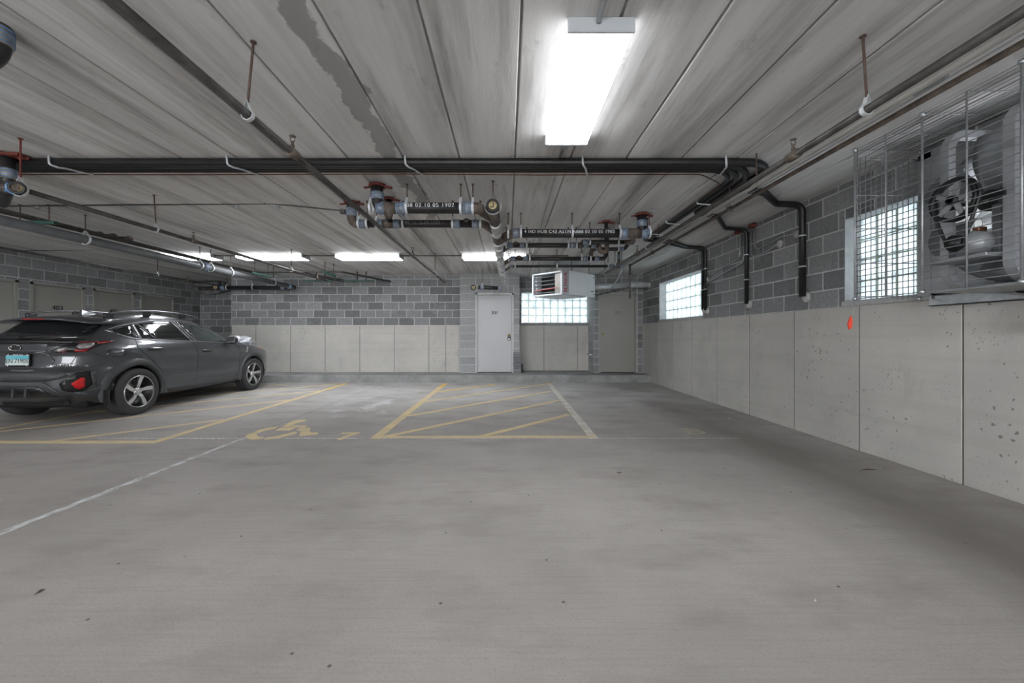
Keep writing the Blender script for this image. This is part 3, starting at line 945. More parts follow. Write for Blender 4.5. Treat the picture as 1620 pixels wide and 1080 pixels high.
def clamp_plate(parent, x, y, r, z=CEIL):
    """red riser clamp: two bent half plates with ears under the slab"""
    mb = MB()
    R = r + 0.01
    mb.lathe((x, y, z - 0.045), (0, 0, 1), [(0.012, R), (0.012, R + 0.018), (0.034, R + 0.022), (0.034, R)], 16)
    mb.obox((x - R - 0.04, y, z - 0.035), (1, 0, 0.12), (0, 1, 0), (-0.12, 0, 1), 0.032, 0.016, 0.005)
    mb.obox((x + R + 0.04, y, z - 0.035), (1, 0, -0.12), (0, 1, 0), (0.12, 0, 1), 0.032, 0.016, 0.005)
    mb.obox((x + R + 0.05, y + 0.015, z - 0.03), (1, 0.5, 0), (-0.5, 1, 0), (0, 0, 1), 0.03, 0.008, 0.012)
    mb.build('riser_clamp', 'red_clamp', parent)

def pipe_text(parent, body, size, x0, y, z, r, mat, name='stencil_text', spacing=1.15):
    """lettering laid round the camera side of a pipe that runs along x"""
    vs, fs = text_mesh(body, size, 0.0, align='LEFT', spacing=spacing)
    # cut the letters into thin rows so that they follow the curve
    bm = bmesh.new()
    bv = [bm.verts.new(v) for v in vs]
    for f in fs:
        try: bm.faces.new([bv[i] for i in f])
        except ValueError: pass
    for k in range(-5, 6):
        bmesh.ops.bisect_plane(bm, geom=bm.verts[:] + bm.edges[:] + bm.faces[:], plane_co=(0, size * 0.09 * k, 0), plane_no=(0, 1, 0))
    bm.verts.index_update()
    vs = [v.co.copy() for v in bm.verts]
    fs = [tuple(v.index for v in f.verts) for f in bm.faces]
    bm.free()
    # one object for each word
    words, end = [], None
    for f in sorted(fs, key=lambda f: min(vs[i].x for i in f)):
        lo = min(vs[i].x for i in f)
        if end is None or lo > end + size * 0.28:
            words.append([])
        words[-1].append(f)
        end = max(max(vs[i].x for i in f), end or 0.0)
    for wd in words:
        mb = MB()
        for sh in (-0.018 * size, 0.018 * size):
            for f in wd:
                out = []
                for i in f:
                    a = vs[i].y / r
                    out.append((x0 + vs[i].x + sh, y - math.cos(a) * (r + 0.0015), z + math.sin(a) * (r + 0.0015)))
                mb.add(out, [tuple(range(len(f)))])
        mb.build(name, mat, parent, fix=False)

def cleanout(parent, c, axis, r):
    axis = Vector(axis).normalized()
    MB().lathe(c, axis, [(0, r), (0, r + 0.008), (0.05, r + 0.008), (0.05, r - 0.012), (0.035, r - 0.012)], 20).build('cleanout_hub', 'iron_black', parent)
    MB().lathe(Vector(c) + axis * 0.036, axis, [(0, 0.0), (0.004, 0.0), (0.004, r - 0.014), (0, r - 0.013)], 20).build('cleanout_plug', 'cream_plug', parent)
    u = Vector((0, 0, 1)); w = axis.cross(u).normalized()
    k = MB()
    k.obox(Vector(c) + axis * 0.045 + u * 0.005 - w * 0.006, w, u, axis, 0.006, 0.024, 0.006)
    k.obox(Vector(c) + axis * 0.045 - u * 0.016 + w * 0.008, w, u, axis, 0.02, 0.005, 0.006)
    k.build('plug_lug', 'iron_rusty', parent)

# ================================================================ BLACK DRAIN PIPES IN THE MIDDLE
R4, R3, R2 = 0.057, 0.044, 0.031
mA, mB_ = P(780, 328, 4.05), P(798, 456, 9.55)
def main_at(Y):
    t = (Y - mA.y) / (mB_.y - mA.y)
    return mA.lerp(mB_, t)
t = thing('main_drain_pipe', 'shiny metal main drain pipe running away from the viewer under the ceiling', 'pipe', mA)
d = (mB_ - mA).normalized()
MB().tube([mA, mB_], R4, n=18).build('pipe', 'bright_metal', t)
cleanout(t, mA - d * 0.02, -d, R4)
for (a, b, m2) in ((4.08, 4.50, 'iron_rusty'), (4.72, 4.90, 'bright_metal'), (5.02, 5.30, 'iron_rusty'), (5.8, 5.95, 'bright_metal'), (6.7, 6.85, 'bright_metal'), (7.25, 7.4, 'bright_metal')):
    MB().lathe(main_at(a), d, [(0, R4 * 0.9), (0, R4 + 0.007), (b - a, R4 + 0.007), (b - a, R4 * 0.9)], 18).build('pipe_fitting', m2, t)
for Y in (4.6, 4.96, 5.4, 5.68, 6.05, 6.55, 6.95, 7.15, 7.55):
    MB().lathe(main_at(Y), d, [(-0.03, R4), (-0.03, R4 + 0.009), (-0.01, R4 + 0.013), (0.01, R4 + 0.013), (0.03, R4 + 0.009), (0.03, R4)], 18).build('joint_ring', 'galv', t)
hanger(t, mA.x, 4.02, mA.z, R4 + 0.02, ax='y', loop='zinc_wire')
hanger(t, main_at(6.3).x, 6.3, main_at(6.3).z, R4 + 0.005, ax='y')
e0, e1 = mB_, P(757, 454, 9.35)
MB().tube([mB_ - d * 0.1, mB_, e0.lerp(e1, 0.2)], R4, n=16, bend=0.06).build('elbow', 'bright_metal', t)
MB().tube([e0.lerp(e1, 0.15), e1], R4 * 0.85, n=14).build('pipe', 'iron_black', t)
coupling(t, e0.lerp(e1, 0.2), e1 - e0, R4 * 0.9, 0.09, 3)
coupling(t, e0.lerp(e1, 0.88), e1 - e0, R4 * 0.85, 0.09, 3)
cleanout(t, P(749, 455, 9.35), (0.0, -1, 0), R4)
MB().tube([P(749, 455, 9.46), P(749, 455, 9.37)], R4, n=14).build('tee', 'iron_black', t)
hanger(t, P(763, 454, 9.38).x, 9.38, P(763, 454, 9.38).z, R4 * 0.85)

def wye_into_main(x_from, y_from, z_from, Ym, r, parent):
    m1 = main_at(Ym)
    MB().tube([(x_from, y_from, z_from), (x_from + (m1.x - x_from) * 0.35, y_from, z_from), m1], r * 1.04, n=14, bend=0.25, bseg=6).build('wye_elbow', 'iron_rusty', parent)

# left upper branch
Y1 = 4.1
z1 = P(0, 329, Y1).z
xr = P(597, 0, Y1).x
t = thing('drain_branch', 'thick black drain branch stencilled 38 02 10 05 1902, left of the main drain', 'pipe', (xr, Y1, z1))
MB().tube([(xr, Y1, CEIL), (xr, Y1, z1), (xr + 0.3, Y1, z1)], R4, n=16, bend=0.07).build('riser', 'iron_black', t)
MB().tube([(xr + 0.1, Y1, z1), (P(730, 0, Y1).x, Y1, z1)], R4, n=16).build('pipe', 'iron_black', t)
MB().tube([(P(604, 0, Y1).x, Y1, z1), (P(627, 0, Y1).x, Y1, z1)], R4 + 0.004, n=16).build('tee', 'iron_rusty', t)
MB().lathe((P(614, 0, Y1).x, Y1, z1 - 0.02), (0, 0.3, -1), [(0, R4), (0.05, R4 * 0.8), (0.09, R4 * 0.55), (0.09, 0)], 14).build('tee_outlet', 'iron_rusty', t)
clamp_plate(t, xr, Y1, R4)
coupling(t, (xr, Y1, z1 + 0.125), (0, 0, 1), R4, 0.075, 4)
coupling(t, (P(594, 0, Y1).x + 0.06, Y1, z1), (1, 0, 0), R4, 0.085, 4)
coupling(t, (P(635, 0, Y1).x, Y1, z1), (1, 0, 0), R4, 0.10, 4)
coupling(t, (P(740, 0, Y1).x, Y1, z1), (1, 0, 0), R4, 0.09, 4)
wye_into_main(P(744, 0, Y1).x, Y1, z1, 4.42, R4, t)
for px in (587, 644, 729, 748):
    hanger(t, P(px, 0, Y1).x, Y1, z1, R4)
pipe_text(t, '38 02 10 05 1902', 0.060, P(645, 0, Y1).x, Y1, z1 + 0.012, R4, 'white_ink')
# left lower branch
Y2 = 4.62
z2 = P(0, 354, Y2).z
xr = P(556, 0, Y2).x
t = thing('drain_branch', 'thinner black drain branch with a brown elbow, just below the stencilled left branch', 'pipe', (xr, Y2, z2))
MB().tube([(xr, Y2, CEIL), (xr, Y2, z2 + 0.12)], R3 + 0.008, n=16).build('riser', 'iron_black', t)
MB().tube([(xr, Y2, z2 + 0.16), (xr, Y2, z2), (xr + 0.2, Y2, z2)], R3 + 0.006, n=16, bend=0.1, bseg=7).build('elbow', 'iron_rusty', t)
MB().tube([(xr + 0.15, Y2, z2), (P(752, 0, Y2).x, Y2, z2)], R3, n=16).build('pipe', 'iron_black', t)
MB().tube([(P(608, 0, Y2).x, Y2, z2), (P(622, 0, Y2).x, Y2, z2)], R3 + 0.008, n=14).build('tee', 'iron_rusty', t)
MB().lathe((P(738, 0, Y2).x, Y2, z2 + R3 * 0.4), (0, -0.2, 1), [(0, 0.05), (0.03, 0.045), (0.05, 0.0)], 14).build('cleanout_dome', 'iron_rusty', t)
clamp_plate(t, xr, Y2, R3 + 0.008)
coupling(t, (xr, Y2, z2 + 0.135), (0, 0, 1), R3 + 0.008, 0.09, 4)
for px in (573, 602, 628, 723, 752):
    coupling(t, (P(px, 0, Y2).x, Y2, z2), (1, 0, 0), R3, 0.075, 3)
for px in (568, 581, 596, 638, 716, 760):
    hanger(t, P(px, 0, Y2).x, Y2, z2, R3)
wye_into_main(P(755, 0, Y2).x, Y2, z2, 4.95, R3, t)
pipe_text(t, '05 12 16 04 1945', 0.05, P(642, 0, Y2).x, Y2, z2 + 0.01, R3, 'faded_ink')
xs = P(615, 0, 4.5).x
MB().tube([(xs, 4.5, CEIL), (xs, 4.5, 2.50), (xs - 0.02, Y2, z2 + 0.02)], R2, n=12, bend=0.05).build('small_riser', 'iron_black', t)
clamp_plate(t, xs, 4.5, R2)

# right branches
def right_branch(label, Y, py, r, px0, px1, Ym, coups, hangs, text=None):
    z = P(0, py, Y).z
    t = thing('drain_branch', label, 'pipe', (P(px0, 0, Y).x, Y, z))
    MB().tube([(P(px0, 0, Y).x, Y, z), (P(px1, 0, Y).x, Y, z)], r, n=16).build('pipe', 'iron_black', t)
    m1 = main_at(Ym) if Ym else None
    xa = P(px0, 0, Y).x + 0.02
    if m1: MB().tube([(xa, Y, z), (xa + (m1.x - xa) * 0.35, Y, z), m1], r * 1.05, n=14, bend=0.2, bseg=6).build('wye_elbow', 'iron_rusty', t)
    for px in coups: coupling(t, (P(px, 0, Y).x, Y, z), (1, 0, 0), r, 0.085 if r > 0.05 else 0.075, 4 if r > 0.05 else 3)
    for px in hangs: hanger(t, P(px, 0, Y).x, Y, z, r)
    if text: pipe_text(t, text[0], text[1], P(text[2], 0, Y).x, Y, z + 0.008, r, text[3])
    return t, z
Yr = 5.08
t, z = right_branch('thick black drain branch stencilled 4 HO HUB, right of the main drain', Yr, 369, R4, 822, 1012, 5.3,
                    (816, 987, 1019), (804, 824, 905, 980), ('4 HO HUB C43 ASTM A888 02 10 05 1982', 0.0565, 829, 'white_ink'))
xr = P(1018, 0, Yr).x
MB().tube([(xr - 0.25, Yr, z), (xr - 0.02, Yr, z), (xr - 0.02, Yr, CEIL)], R4 + 0.002, n=16, bend=0.07).build('riser', 'iron_black', t)
MB().tube([(P(993, 0, Yr).x, Yr, z), (P(1012, 0, Yr).x, Yr, z)], R4 + 0.006, n=14).build('tee', 'iron_rusty', t)
MB().tube([(P(1000, 0, Yr).x, Yr, z - 0.02), (P(1006, 0, Yr).x, Yr + 0.1, z - 0.08), (P(990, 0, 5.5).x, 5.5, P(0, 383, 5.5).z)], R2, n=12, bend=0.06).build('tee_outlet', 'iron_rusty', t)
clamp_plate(t, xr - 0.02, Yr, R4)
coupling(t, (xr - 0.02, Yr, z + 0.125), (0, 0, 1), R4, 0.085, 4)
hanger(t, xr + 0.075, Yr, z, R4 * 0.9)
xs = P(959, 0, 5.4).x
zt = P(0, 383, 5.4).z
MB().tube([(xs, 5.4, CEIL), (xs, 5.4, z)], R2 * 0.8, n=12).build('small_riser', 'iron_black', t)
clamp_plate(t, xs, 5.4, R2)
# pipe behind it, a little lower
t, z = right_branch('short black drain pipe tucked behind and under the stencilled right branch', 5.5, 383, R2, 920, 992, None, (926, 998), (933, 978))
# second
Y = 5.75
t, z = right_branch('black drain pipe second from the top on the right, ending in a brown trap', Y, 388, R2 * 1.15, 812, 945, 6.0, (807, 826, 906, 927, 939), (801, 833, 899, 912))
MB().lathe((P(816, 0, Y).x, Y, z + 0.01), (0, -0.2, 1), [(0, 0.048), (0.03, 0.044), (0.05, 0.0)], 14).build('cleanout_dome', 'iron_rusty', t)
MB().tube([(P(915, 0, Y).x, Y, z), (P(921, 0, Y).x, Y, z)], R2 * 1.5, n=14).build('tee', 'iron_rusty', t)
MB().tube([(P(942, 0, Y).x, Y, z), (P(947, 0, Y).x, Y, z), (P(950, 0, Y).x, Y, z - 0.10), (P(960, 0, Y).x, Y, z - 0.10), (P(960, 0, Y).x, Y, z + 0.06)], R2 * 1.05, n=14, bend=0.055, bseg=6).build('trap', 'iron_rusty', t)
MB().tube([(P(960, 0, Y).x, Y, z - 0.02), (P(960, 0, Y).x, Y, CEIL)], R2 * 0.9, n=12).build('riser', 'iron_black', t)
coupling(t, (P(960, 0, Y).x, Y, z + 0.075), (0, 0, 1), R2, 0.085, 3)
# third
Y = 6.6
t, z = right_branch('black drain pipe third from the top on the right with two brown elbows', Y, 409, R2 * 1.15, 815, 948, 6.9, (811, 831, 926, 944), (805, 838, 920, 934))
MB().lathe((P(821, 0, Y).x, Y, z + 0.01), (0, -0.2, 1), [(0, 0.05), (0.03, 0.046), (0.05, 0.0)], 14).build('cleanout_dome', 'iron_rusty', t)
MB().tube([(P(935, 0, Y).x, Y, z), (P(935, 0, Y).x, Y, z + 0.17), (P(950, 0, Y).x, Y, z + 0.17)], R2 * 1.1, n=14, bend=0.08, bseg=6).build('elbow', 'iron_rusty', t)
coupling(t, (P(945, 0, Y).x, Y, z + 0.17), (1, 0, 0), R2, 0.07, 3)
MB().tube([(P(947, 0, Y).x, Y, z), (P(957, 0, Y).x, Y, z + 0.0), (P(960, 0, Y).x, Y, z + 0.12)], R2 * 1.1, n=14, bend=0.08, bseg=6).build('elbow', 'iron_black', t)
zz = z + 0.16
MB().tube([(P(948, 0, Y).x, Y, zz), (P(988, 0, Y).x, Y, zz), (P(995, 0, Y).x, Y, zz + 0.11), (P(995, 0, Y).x, Y, zz + 0.2)], R2, n=14, bend=0.07, bseg=6).build('pipe', 'iron_black', t)
coupling(t, (P(983, 0, Y).x, Y, zz), (1, 0, 0), R2, 0.07, 3)
hanger(t, P(978, 0, Y).x, Y, zz, R2)
# fourth
Y = 7.25
t, z = right_branch('thinnest black drain pipe, lowest of the four on the right', Y, 421, R2 * 0.85, 812, 985, 7.5, (809, 967, 983), (802, 815, 881, 962, 973), ('0 1 0 2 0 2 0 0 2 0 7 2 0', 0.03, 835, 'faded_ink'))
MB().tube([(P(975, 0, Y).x, Y, z), (P(979, 0, Y).x, Y, z + 0.06), (P(979, 0, Y).x, Y, z + 0.3)], R2 * 0.85, n=12, bend=0.04).build('riser', 'iron_rusty', t)
coupling(t, (P(979, 0, Y).x, Y, z + 0.17), (0, 0, 1), R2 * 0.85, 0.075, 3)

# riser and cleanout at the far left of the picture
Yq = 3.42
xq = P(13, 0, Yq).x; zq = P(0, 298, Yq).z
t = thing('drain_riser', 'black drain riser with red clamp and cream cleanout plug at the left edge', 'pipe', (xq, Yq, zq))
MB().tube([(xq, Yq, CEIL), (xq, Yq, zq + 0.02), (xq - 0.5, Yq + 0.35, zq - 0.01)], R4 - 0.012, n=16, bend=0.09).build('riser', 'iron_black', t)
clamp_plate(t, xq, Yq, R4)
MB().obox((xq + 0.0, Yq, CEIL - 0.02), (1, 0, 0), (0, 1, 0), (0, 0, 1), 0.14, 0.05, 0.012).build('clamp_bar', 'red_clamp', t)
coupling(t, (xq, Yq, zq + 0.125), (0, 0, 1), R4 - 0.012, 0.085, 4)
qa = Vector((xq - 0.05, Yq + 0.02, zq + 0.01)); qb = P(31, 298, 3.12); qd = (qb - qa).normalized()
MB().tube([qa, qb], R4 - 0.014, n=16).build('wye', 'iron_rusty', t)
coupling(t, qb - qd * 0.13, qd, R4 - 0.012, 0.11, 4)
cleanout(t, qb - qd * 0.04, (qd + Vector((0, -0.5, 0))).normalized(), R4 - 0.014)
hanger(t, qb.x - 0.03, qb.y + 0.03, qb.z, R4 - 0.010, rod='red_clamp', ax='y')
# pipe bend in the top left corner
c0 = P(-4, 12, 2.0)
t = thing('drain_riser', 'black pipe bend with a steel coupling in the top left corner', 'pipe', c0)
MB().tube([(c0.x, 2.0, CEIL), (c0.x, 2.0, 2.58), (c0.x - 0.2, 2.0, 2.50)], 0.05, n=16, bend=0.09).build('riser', 'iron_black', t)
coupling(t, (c0.x, 2.0, 2.675), (0, 0, 1), 0.05, 0.09, 4)

# ================================================================ BIG GREY PIPE ON THE LEFT
a, b = Vector((-5.62, 2.4, EYE + 1.285)), P(463, 454, 9.88)
t = thing('grey_drain_pipe', 'big grey drain pipe hung below the ceiling above the car', 'pipe', a)
mid = a.lerp(b, 0.62)
MB().tube([a, b], 0.055, n=18).build('pipe', 'grey_pipe', t)
def on(Y): return a.lerp(b, (Y - a.y) / (b.y - a.y))
for Y in (5.15, 7.0, 7.25, 7.75, 9.1):
    q = on(Y); hanger(t, q.x, q.y, q.z, 0.058, ax='y', w=0.014)
coupling(t, on(7.12), b - a, 0.055, 0.12, 3)
coupling(t, on(9.7), b - a, 0.055, 0.10, 3)
cleanout(t, b, b - a, 0.052)
c = P(340, 455, 10.15); e = P(452, 455, 9.80)
MB().tube([e + Vector((0.12, 0, 0.0)), e, c], 0.05, n=16).build('pipe', 'iron_black', t)
coupling(t, e.lerp(c, 0.03), c - e, 0.05, 0.10, 3)
coupling(t, e.lerp(c, 0.88), c - e, 0.05, 0.12, 3)
cleanout(t, c + Vector((0.06, -0.06, 0)), (0.5, -0.85, 0), 0.055)
for f in (0.45, 0.82):
    q = e.lerp(c, f); hanger(t, q.x, q.y, q.z, 0.052)
MB().tube([c, c + Vector((-0.75, 0.45, 0.03))], 0.05, n=12).build('pipe', 'steel_pipe', t)

# ================================================================ CONDUITS ON GREEN STRUTS
def strut(parent, p0, p1, up=0.021):
    p0, p1 = Vector(p0), Vector(p1)
    t = (p1 - p0).normalized(); n = Vector((-t.y, t.x, 0)); z = Vector((0, 0, 1)); c = (p0 + p1) / 2; h = (p1 - p0).length / 2
    mb = MB()
    mb.obox(c - z * 0.018, t, n, z, h, 0.02, 0.003)
    mb.obox(c + n * 0.018, t, n, z, h, 0.003, 0.02)
    mb.obox(c - n * 0.018, t, n, z, h, 0.003, 0.02)
    mb.build('strut', 'green_strut', parent)
def rod(parent, p0, top=CEIL, mat='rust_rod', r=0.006):
    MB().tube([p0, (p0[0], p0[1], top)], r, n=6).build('hanger_rod', mat, parent)
    MB().tube([(p0[0], p0[1], top - 0.008), (p0[0], p0[1], top + 0.001)], 0.018, n=8).build('rod_nut', mat, parent)
hz = EYE + 1.385
for i, (dx, r, lab) in enumerate(((-5.78, 0.022, 'thickest'), (-5.70, 0.014, 'middle'), (-5.64, 0.014, 'rightmost'))):
    pts = [(dx, 2.0, hz + r), (dx + 0.05, 8.62 + 0.06 * (2 - i), hz + r)]
    if i == 0: pts += [(-3.72, 8.74, hz + r + 0.01), (-3.05, 10.28, hz + r)]
    if i == 1: pts += [(-4.62, 8.68, hz + r), (-4.0, 10.28, hz + r)]
    if i == 2: pts += [(-4.80, 8.62, hz + r), (-4.25, 10.28, hz + r)]
    o = thing('conduit', 'dark conduit above the big grey pipe, %s of the three' % lab, 'conduit', pts[0], 'conduits on green struts')
    MB().tube(pts, r, n=10, bend=0.08).build('tube', 'steel_pipe', o)
so = thing('strut_hanger', 'dark green strut hanger above the car, nearest to the viewer', 'hanger', (-5.7, 4.75, hz), 'green strut hangers')
strut(so, (-5.95, 4.75, hz - 0.022), (-5.47, 4.75, hz - 0.022)); rod(so, (-5.55, 4.75, hz - 0.05)); rod(so, (-5.9, 4.75, hz - 0.05))
so = thing('strut_hanger', 'green strut hanger beside the end of the big grey pipe', 'hanger', (-5.5, 8.6, hz), 'green strut hangers')
strut(so, P(399, 431, 8.45), P(428, 437, 8.75)); q = P(403, 431, 8.5); rod(so, q); q = P(424, 436, 8.7); rod(so, q)
so = thing('strut_hanger', 'slanting green strut hanger between the two level far ones', 'hanger', (-4.3, 8.6, hz), 'green strut hangers')
strut(so, P(512, 430, 8.45), P(531, 437, 8.75)); rod(so, P(514, 430, 8.5)); rod(so, P(528, 436, 8.7))
for lab, x0, x1 in (('left one of the two level struts against the block wall', 480, 526), ('right one of the two level struts against the block wall', 544, 591)):
    so = thing('strut_hanger', 'green strut hanger, ' + lab, 'hanger', P((x0 + x1) / 2, 444, 9.75), 'green strut hangers')
    strut(so, P(x0, 444, 9.75), P(x1, 444, 9.75))
    for f in (0.45, 0.75):
        q = P(x0 + (x1 - x0) * f, 444, 9.75); rod(so, q, mat='steel_pipe', r=0.016)
# zigzag black steel pipe beside the grey pipe
t = thing('zigzag_pipe', 'short stepped black pipe with rusty elbows behind the big grey pipe', 'pipe', P(148, 369, 5.6))
zp = [P(140, 369, 5.6), P(158, 369, 5.6), P(158, 372, 5.75), P(180, 372, 5.75), P(180, 375, 5.9), P(204, 376, 5.9), P(205, 385, 5.95)]
MB().tube(zp, 0.018, n=10, bend=0.02).build('tube', 'iron_black', t)
for q in (zp[1], zp[3], zp[5]):
    MB().tube([q - Vector((0.04, 0, 0)), q + Vector((0.02, 0, 0)), q + Vector((0.03, 0.01, -0.04))], 0.026, n=10, bend=0.02).build('elbow', 'iron_rusty', t)

# ================================================================ SPRINKLER PIPES
def sprinkler_line(label, x, z, y0, y1, r, heads, hangs, mat='steel_pipe', up=True, mat_tee='iron_rusty'):
    t = thing('sprinkler_pipe', label, 'pipe', (x, y0, z))
    MB().tube([(x, y0, z), (x, y1, z)], r, n=14).build('pipe', mat, t)
    for Y in heads:
        MB().tube([(x, Y - 0.045, z), (x, Y + 0.045, z)], r + 0.009, n=12).build('tee', mat_tee, t)
        s = MB()
        s.lathe((x, Y, z + r), (0, 0, 1), [(0, 0.013), (0.03, 0.013), (0.035, 0.009), (0.055, 0.009)], 10)
        s.lathe((x, Y, z + r + 0.085), (0, 0, 1), [(0, 0.0), (0, 0.02), (0.004, 0.02), (0.004, 0)], 12)
        s.tube([(x - 0.012, Y, z + r + 0.05), (x - 0.016, Y, z + r + 0.07), (x, Y, z + r + 0.088)], 0.003, n=5)
        s.tube([(x + 0.012, Y, z + r + 0.05), (x + 0.016, Y, z + r + 0.07), (x, Y, z + r + 0.088)], 0.003, n=5)
        s.build('sprinkler_head', 'iron_rusty', t)
    for Y, ln in hangs:
        hanger(t, x, Y, z, r, lean=ln, ax='y', rod='rust_rod')
    return t
sprinkler_line('dark sprinkler pipe crossing the ceiling left of the middle', -1.395, EYE + 1.185, 0.2, 8.7, 0.022, (2.55, 5.8, 8.68), ((2.11, 0.03), (7.6, 0)))
sprinkler_line('dark sprinkler pipe along the right side of the ceiling', 1.90, EYE + 1.19, 0.2, 8.2, 0.021, (2.6, 5.72), ((2.07, -0.02), (5.3, 0), (7.6, 0)))
sprinkler_line('dark sprinkler pipe on the left, starting behind the cream cleanout plug', -3.96, EYE + 1.19, 3.2, 8.6, 0.021, (4.95, 8.2), ((4.42, -0.02), (7.2, 0)))
sprinkler_line('thin sprinkler pipe close to the left block wall', -7.4, EYE + 1.275, 3.0, 11.2, 0.018, (9.1,), ((8.3, 0), (10.6, 0)))

# ---- pale pipe and rusty gas pipe on the right
t = thing('pale_conduit', 'pale grey conduit running beside the right sprinkler pipe', 'conduit', (2.165, 0.3, EYE + 1.30))
MB().tube([(2.165, 0.3, EYE + 1.30), (2.165, 7.9, EYE + 1.30)], 0.018, n=12).build('tube', 'pvc', t)
MB().tube([(2.205, 0.3, EYE + 1.315), (2.205, 7.9, EYE + 1.315)], 0.006, n=6).build('cable', 'zinc_wire', t)
MB().tube([(2.215, 0.3, EYE + 1.29), (2.215, 7.9, EYE + 1.29)], 0.005, n=6).build('cable', 'zinc_wire', t)
q = Vector((2.215, 2.05, EYE + 1.305))
MB().box(q.x - 0.012, q.x + 0.012, q.y - 0.08, q.y + 0.08, q.z - 0.012, q.z + 0.012, 0.004).build('conduit_fitting', 'galv', t)
for Y in (1.2, 3.4, 5.6, 7.4):
    MB().tube([(2.165, Y, EYE + 1.32), (2.165, Y, CEIL - 0.002)], 0.005, n=6).build('hanger_rod', 'rust_rod', t)
gx, gz = 2.30, EYE + 1.30
t = thing('gas_pipe', 'rusty gas pipe on the right dropping to the hanging heater', 'pipe', (gx, 0.3, gz))
MB().tube([(gx, 0.3, gz), (gx, 7.33, gz)], 0.017, n=12).build('pipe', 'iron_rusty', t)
MB().tube([(gx, 7.33, gz + 0.03), (gx, 7.33, gz - 0.62)], 0.015, n=10).build('drop', 'steel_pipe', t)
for zz in (gz, gz - 0.18, gz - 0.40, gz - 0.56):
    MB().tube([(gx, 7.33, zz - 0.03), (gx, 7.33, zz + 0.03)], 0.022, n=10).build('fitting', 'iron_rusty', t)
hp = Vector((1.93, 8.50, 2.02))
MB().tube([(gx, 7.33, gz - 0.40), (gx - 0.05, 7.6, gz - 0.41), hp], 0.012, n=8).build('heater_feed', 'iron_rusty', t)
for f in (0.3, 0.55, 0.8):
    q = Vector((gx - 0.05, 7.6, gz - 0.41)).lerp(hp, f)
    MB().tube([q - Vector((0.015, -0.03, 0)), q + Vector((0.015, -0.03, 0))], 0.02, n=8).build('fitting', 'steel_pipe', t)
for Y in (4.05, 6.2):
    MB().box(gx - 0.03, gx + 0.03, Y - 0.012, Y + 0.012, gz - 0.02, gz + 0.035, 0.004).build('clamp', 'iron_rusty', t)
    MB().tube([(gx, Y, gz + 0.02), (gx, Y, CEIL)], 0.006, n=6).build('hanger_rod', 'rust_rod', t)
# flexible cable to the heater
t = thing('heater_cable', 'thin pale cable drooping from the pipes to the heater', 'cable', P(985, 425, 7.6))
MB().tube([P(985, 425, 7.6), P(978, 440, 7.75), P(968, 455, 7.95), P(957, 465, 8.2), P(948, 468, 8.4)], 0.009, n=8, bend=0.1).build('cable', 'galv', t)
# thin conduits on the ceiling
t = thing('ceiling_conduit', 'thin grey conduit across the ceiling left of the middle', 'conduit', P(0, 324, 4.75))
MB().tube([(-7.5, 4.75, CEIL - 0.03), P(430, 322, 4.72), P(500, 329, 4.8), P(548, 334, 4.66)], 0.009, n=8, bend=0.1).build('tube', 'steel_pipe', t)
for px in (60, 210, 375, 440):
    q = P(px, 323, 4.75)
    MB().box(q.x - 0.02, q.x + 0.02, 4.735, 4.765, CEIL - 0.045, CEIL).build('clip', 'galv', t)
MB().box(P(538, 0, 4.62).x, P(547, 0, 4.62).x, 4.6, 4.66, P(0, 338, 4.62).z, P(0, 331, 4.62).z, 0.008).build('junction', 'steel_pipe', t)
t = thing('lamp_conduit', 'thin conduit linking the row of far ceiling lamps', 'conduit', (-3, 7.65, CEIL))
for (x0, x1) in ((-2.08, -0.88), (-3.97, -3.34), (-5.72, -5.27), (0.38, 1.2)):
    MB().tube([(x0, 7.65, CEIL - 0.03), (x1, 7.65, CEIL - 0.03)], 0.011, n=8).build('tube', 'steel_pipe', t)
t = thing('lamp_conduit', 'thin conduit on the ceiling feeding the nearest lamp', 'conduit', (0.46, 1.0, CEIL))
MB().tube([(0.455, 0.2, CEIL - 0.014), (0.455, 1.92, CEIL - 0.014), (0.455, 1.942, CEIL - 0.03)], 0.013, n=10).build('tube', 'galv', t)
MB().tube([(0.47, 3.12, CEIL - 0.012), (0.472, 3.44, CEIL - 0.012)], 0.010, n=8).build('tube', 'galv', t)
MB().tube([(0.475, 3.77, CEIL - 0.012), (0.50, 7.6, CEIL - 0.012)], 0.010, n=8).build('tube', 'galv', t)
t = thing('wall_conduit', 'thin dark conduit near the left block wall', 'conduit', (-9.0, 6.4, CEIL - 0.1))
MB().tube([P(40, 396, 7.3), P(170, 395, 7.3)], 0.011, n=8).build('tube', 'steel_pipe', t)

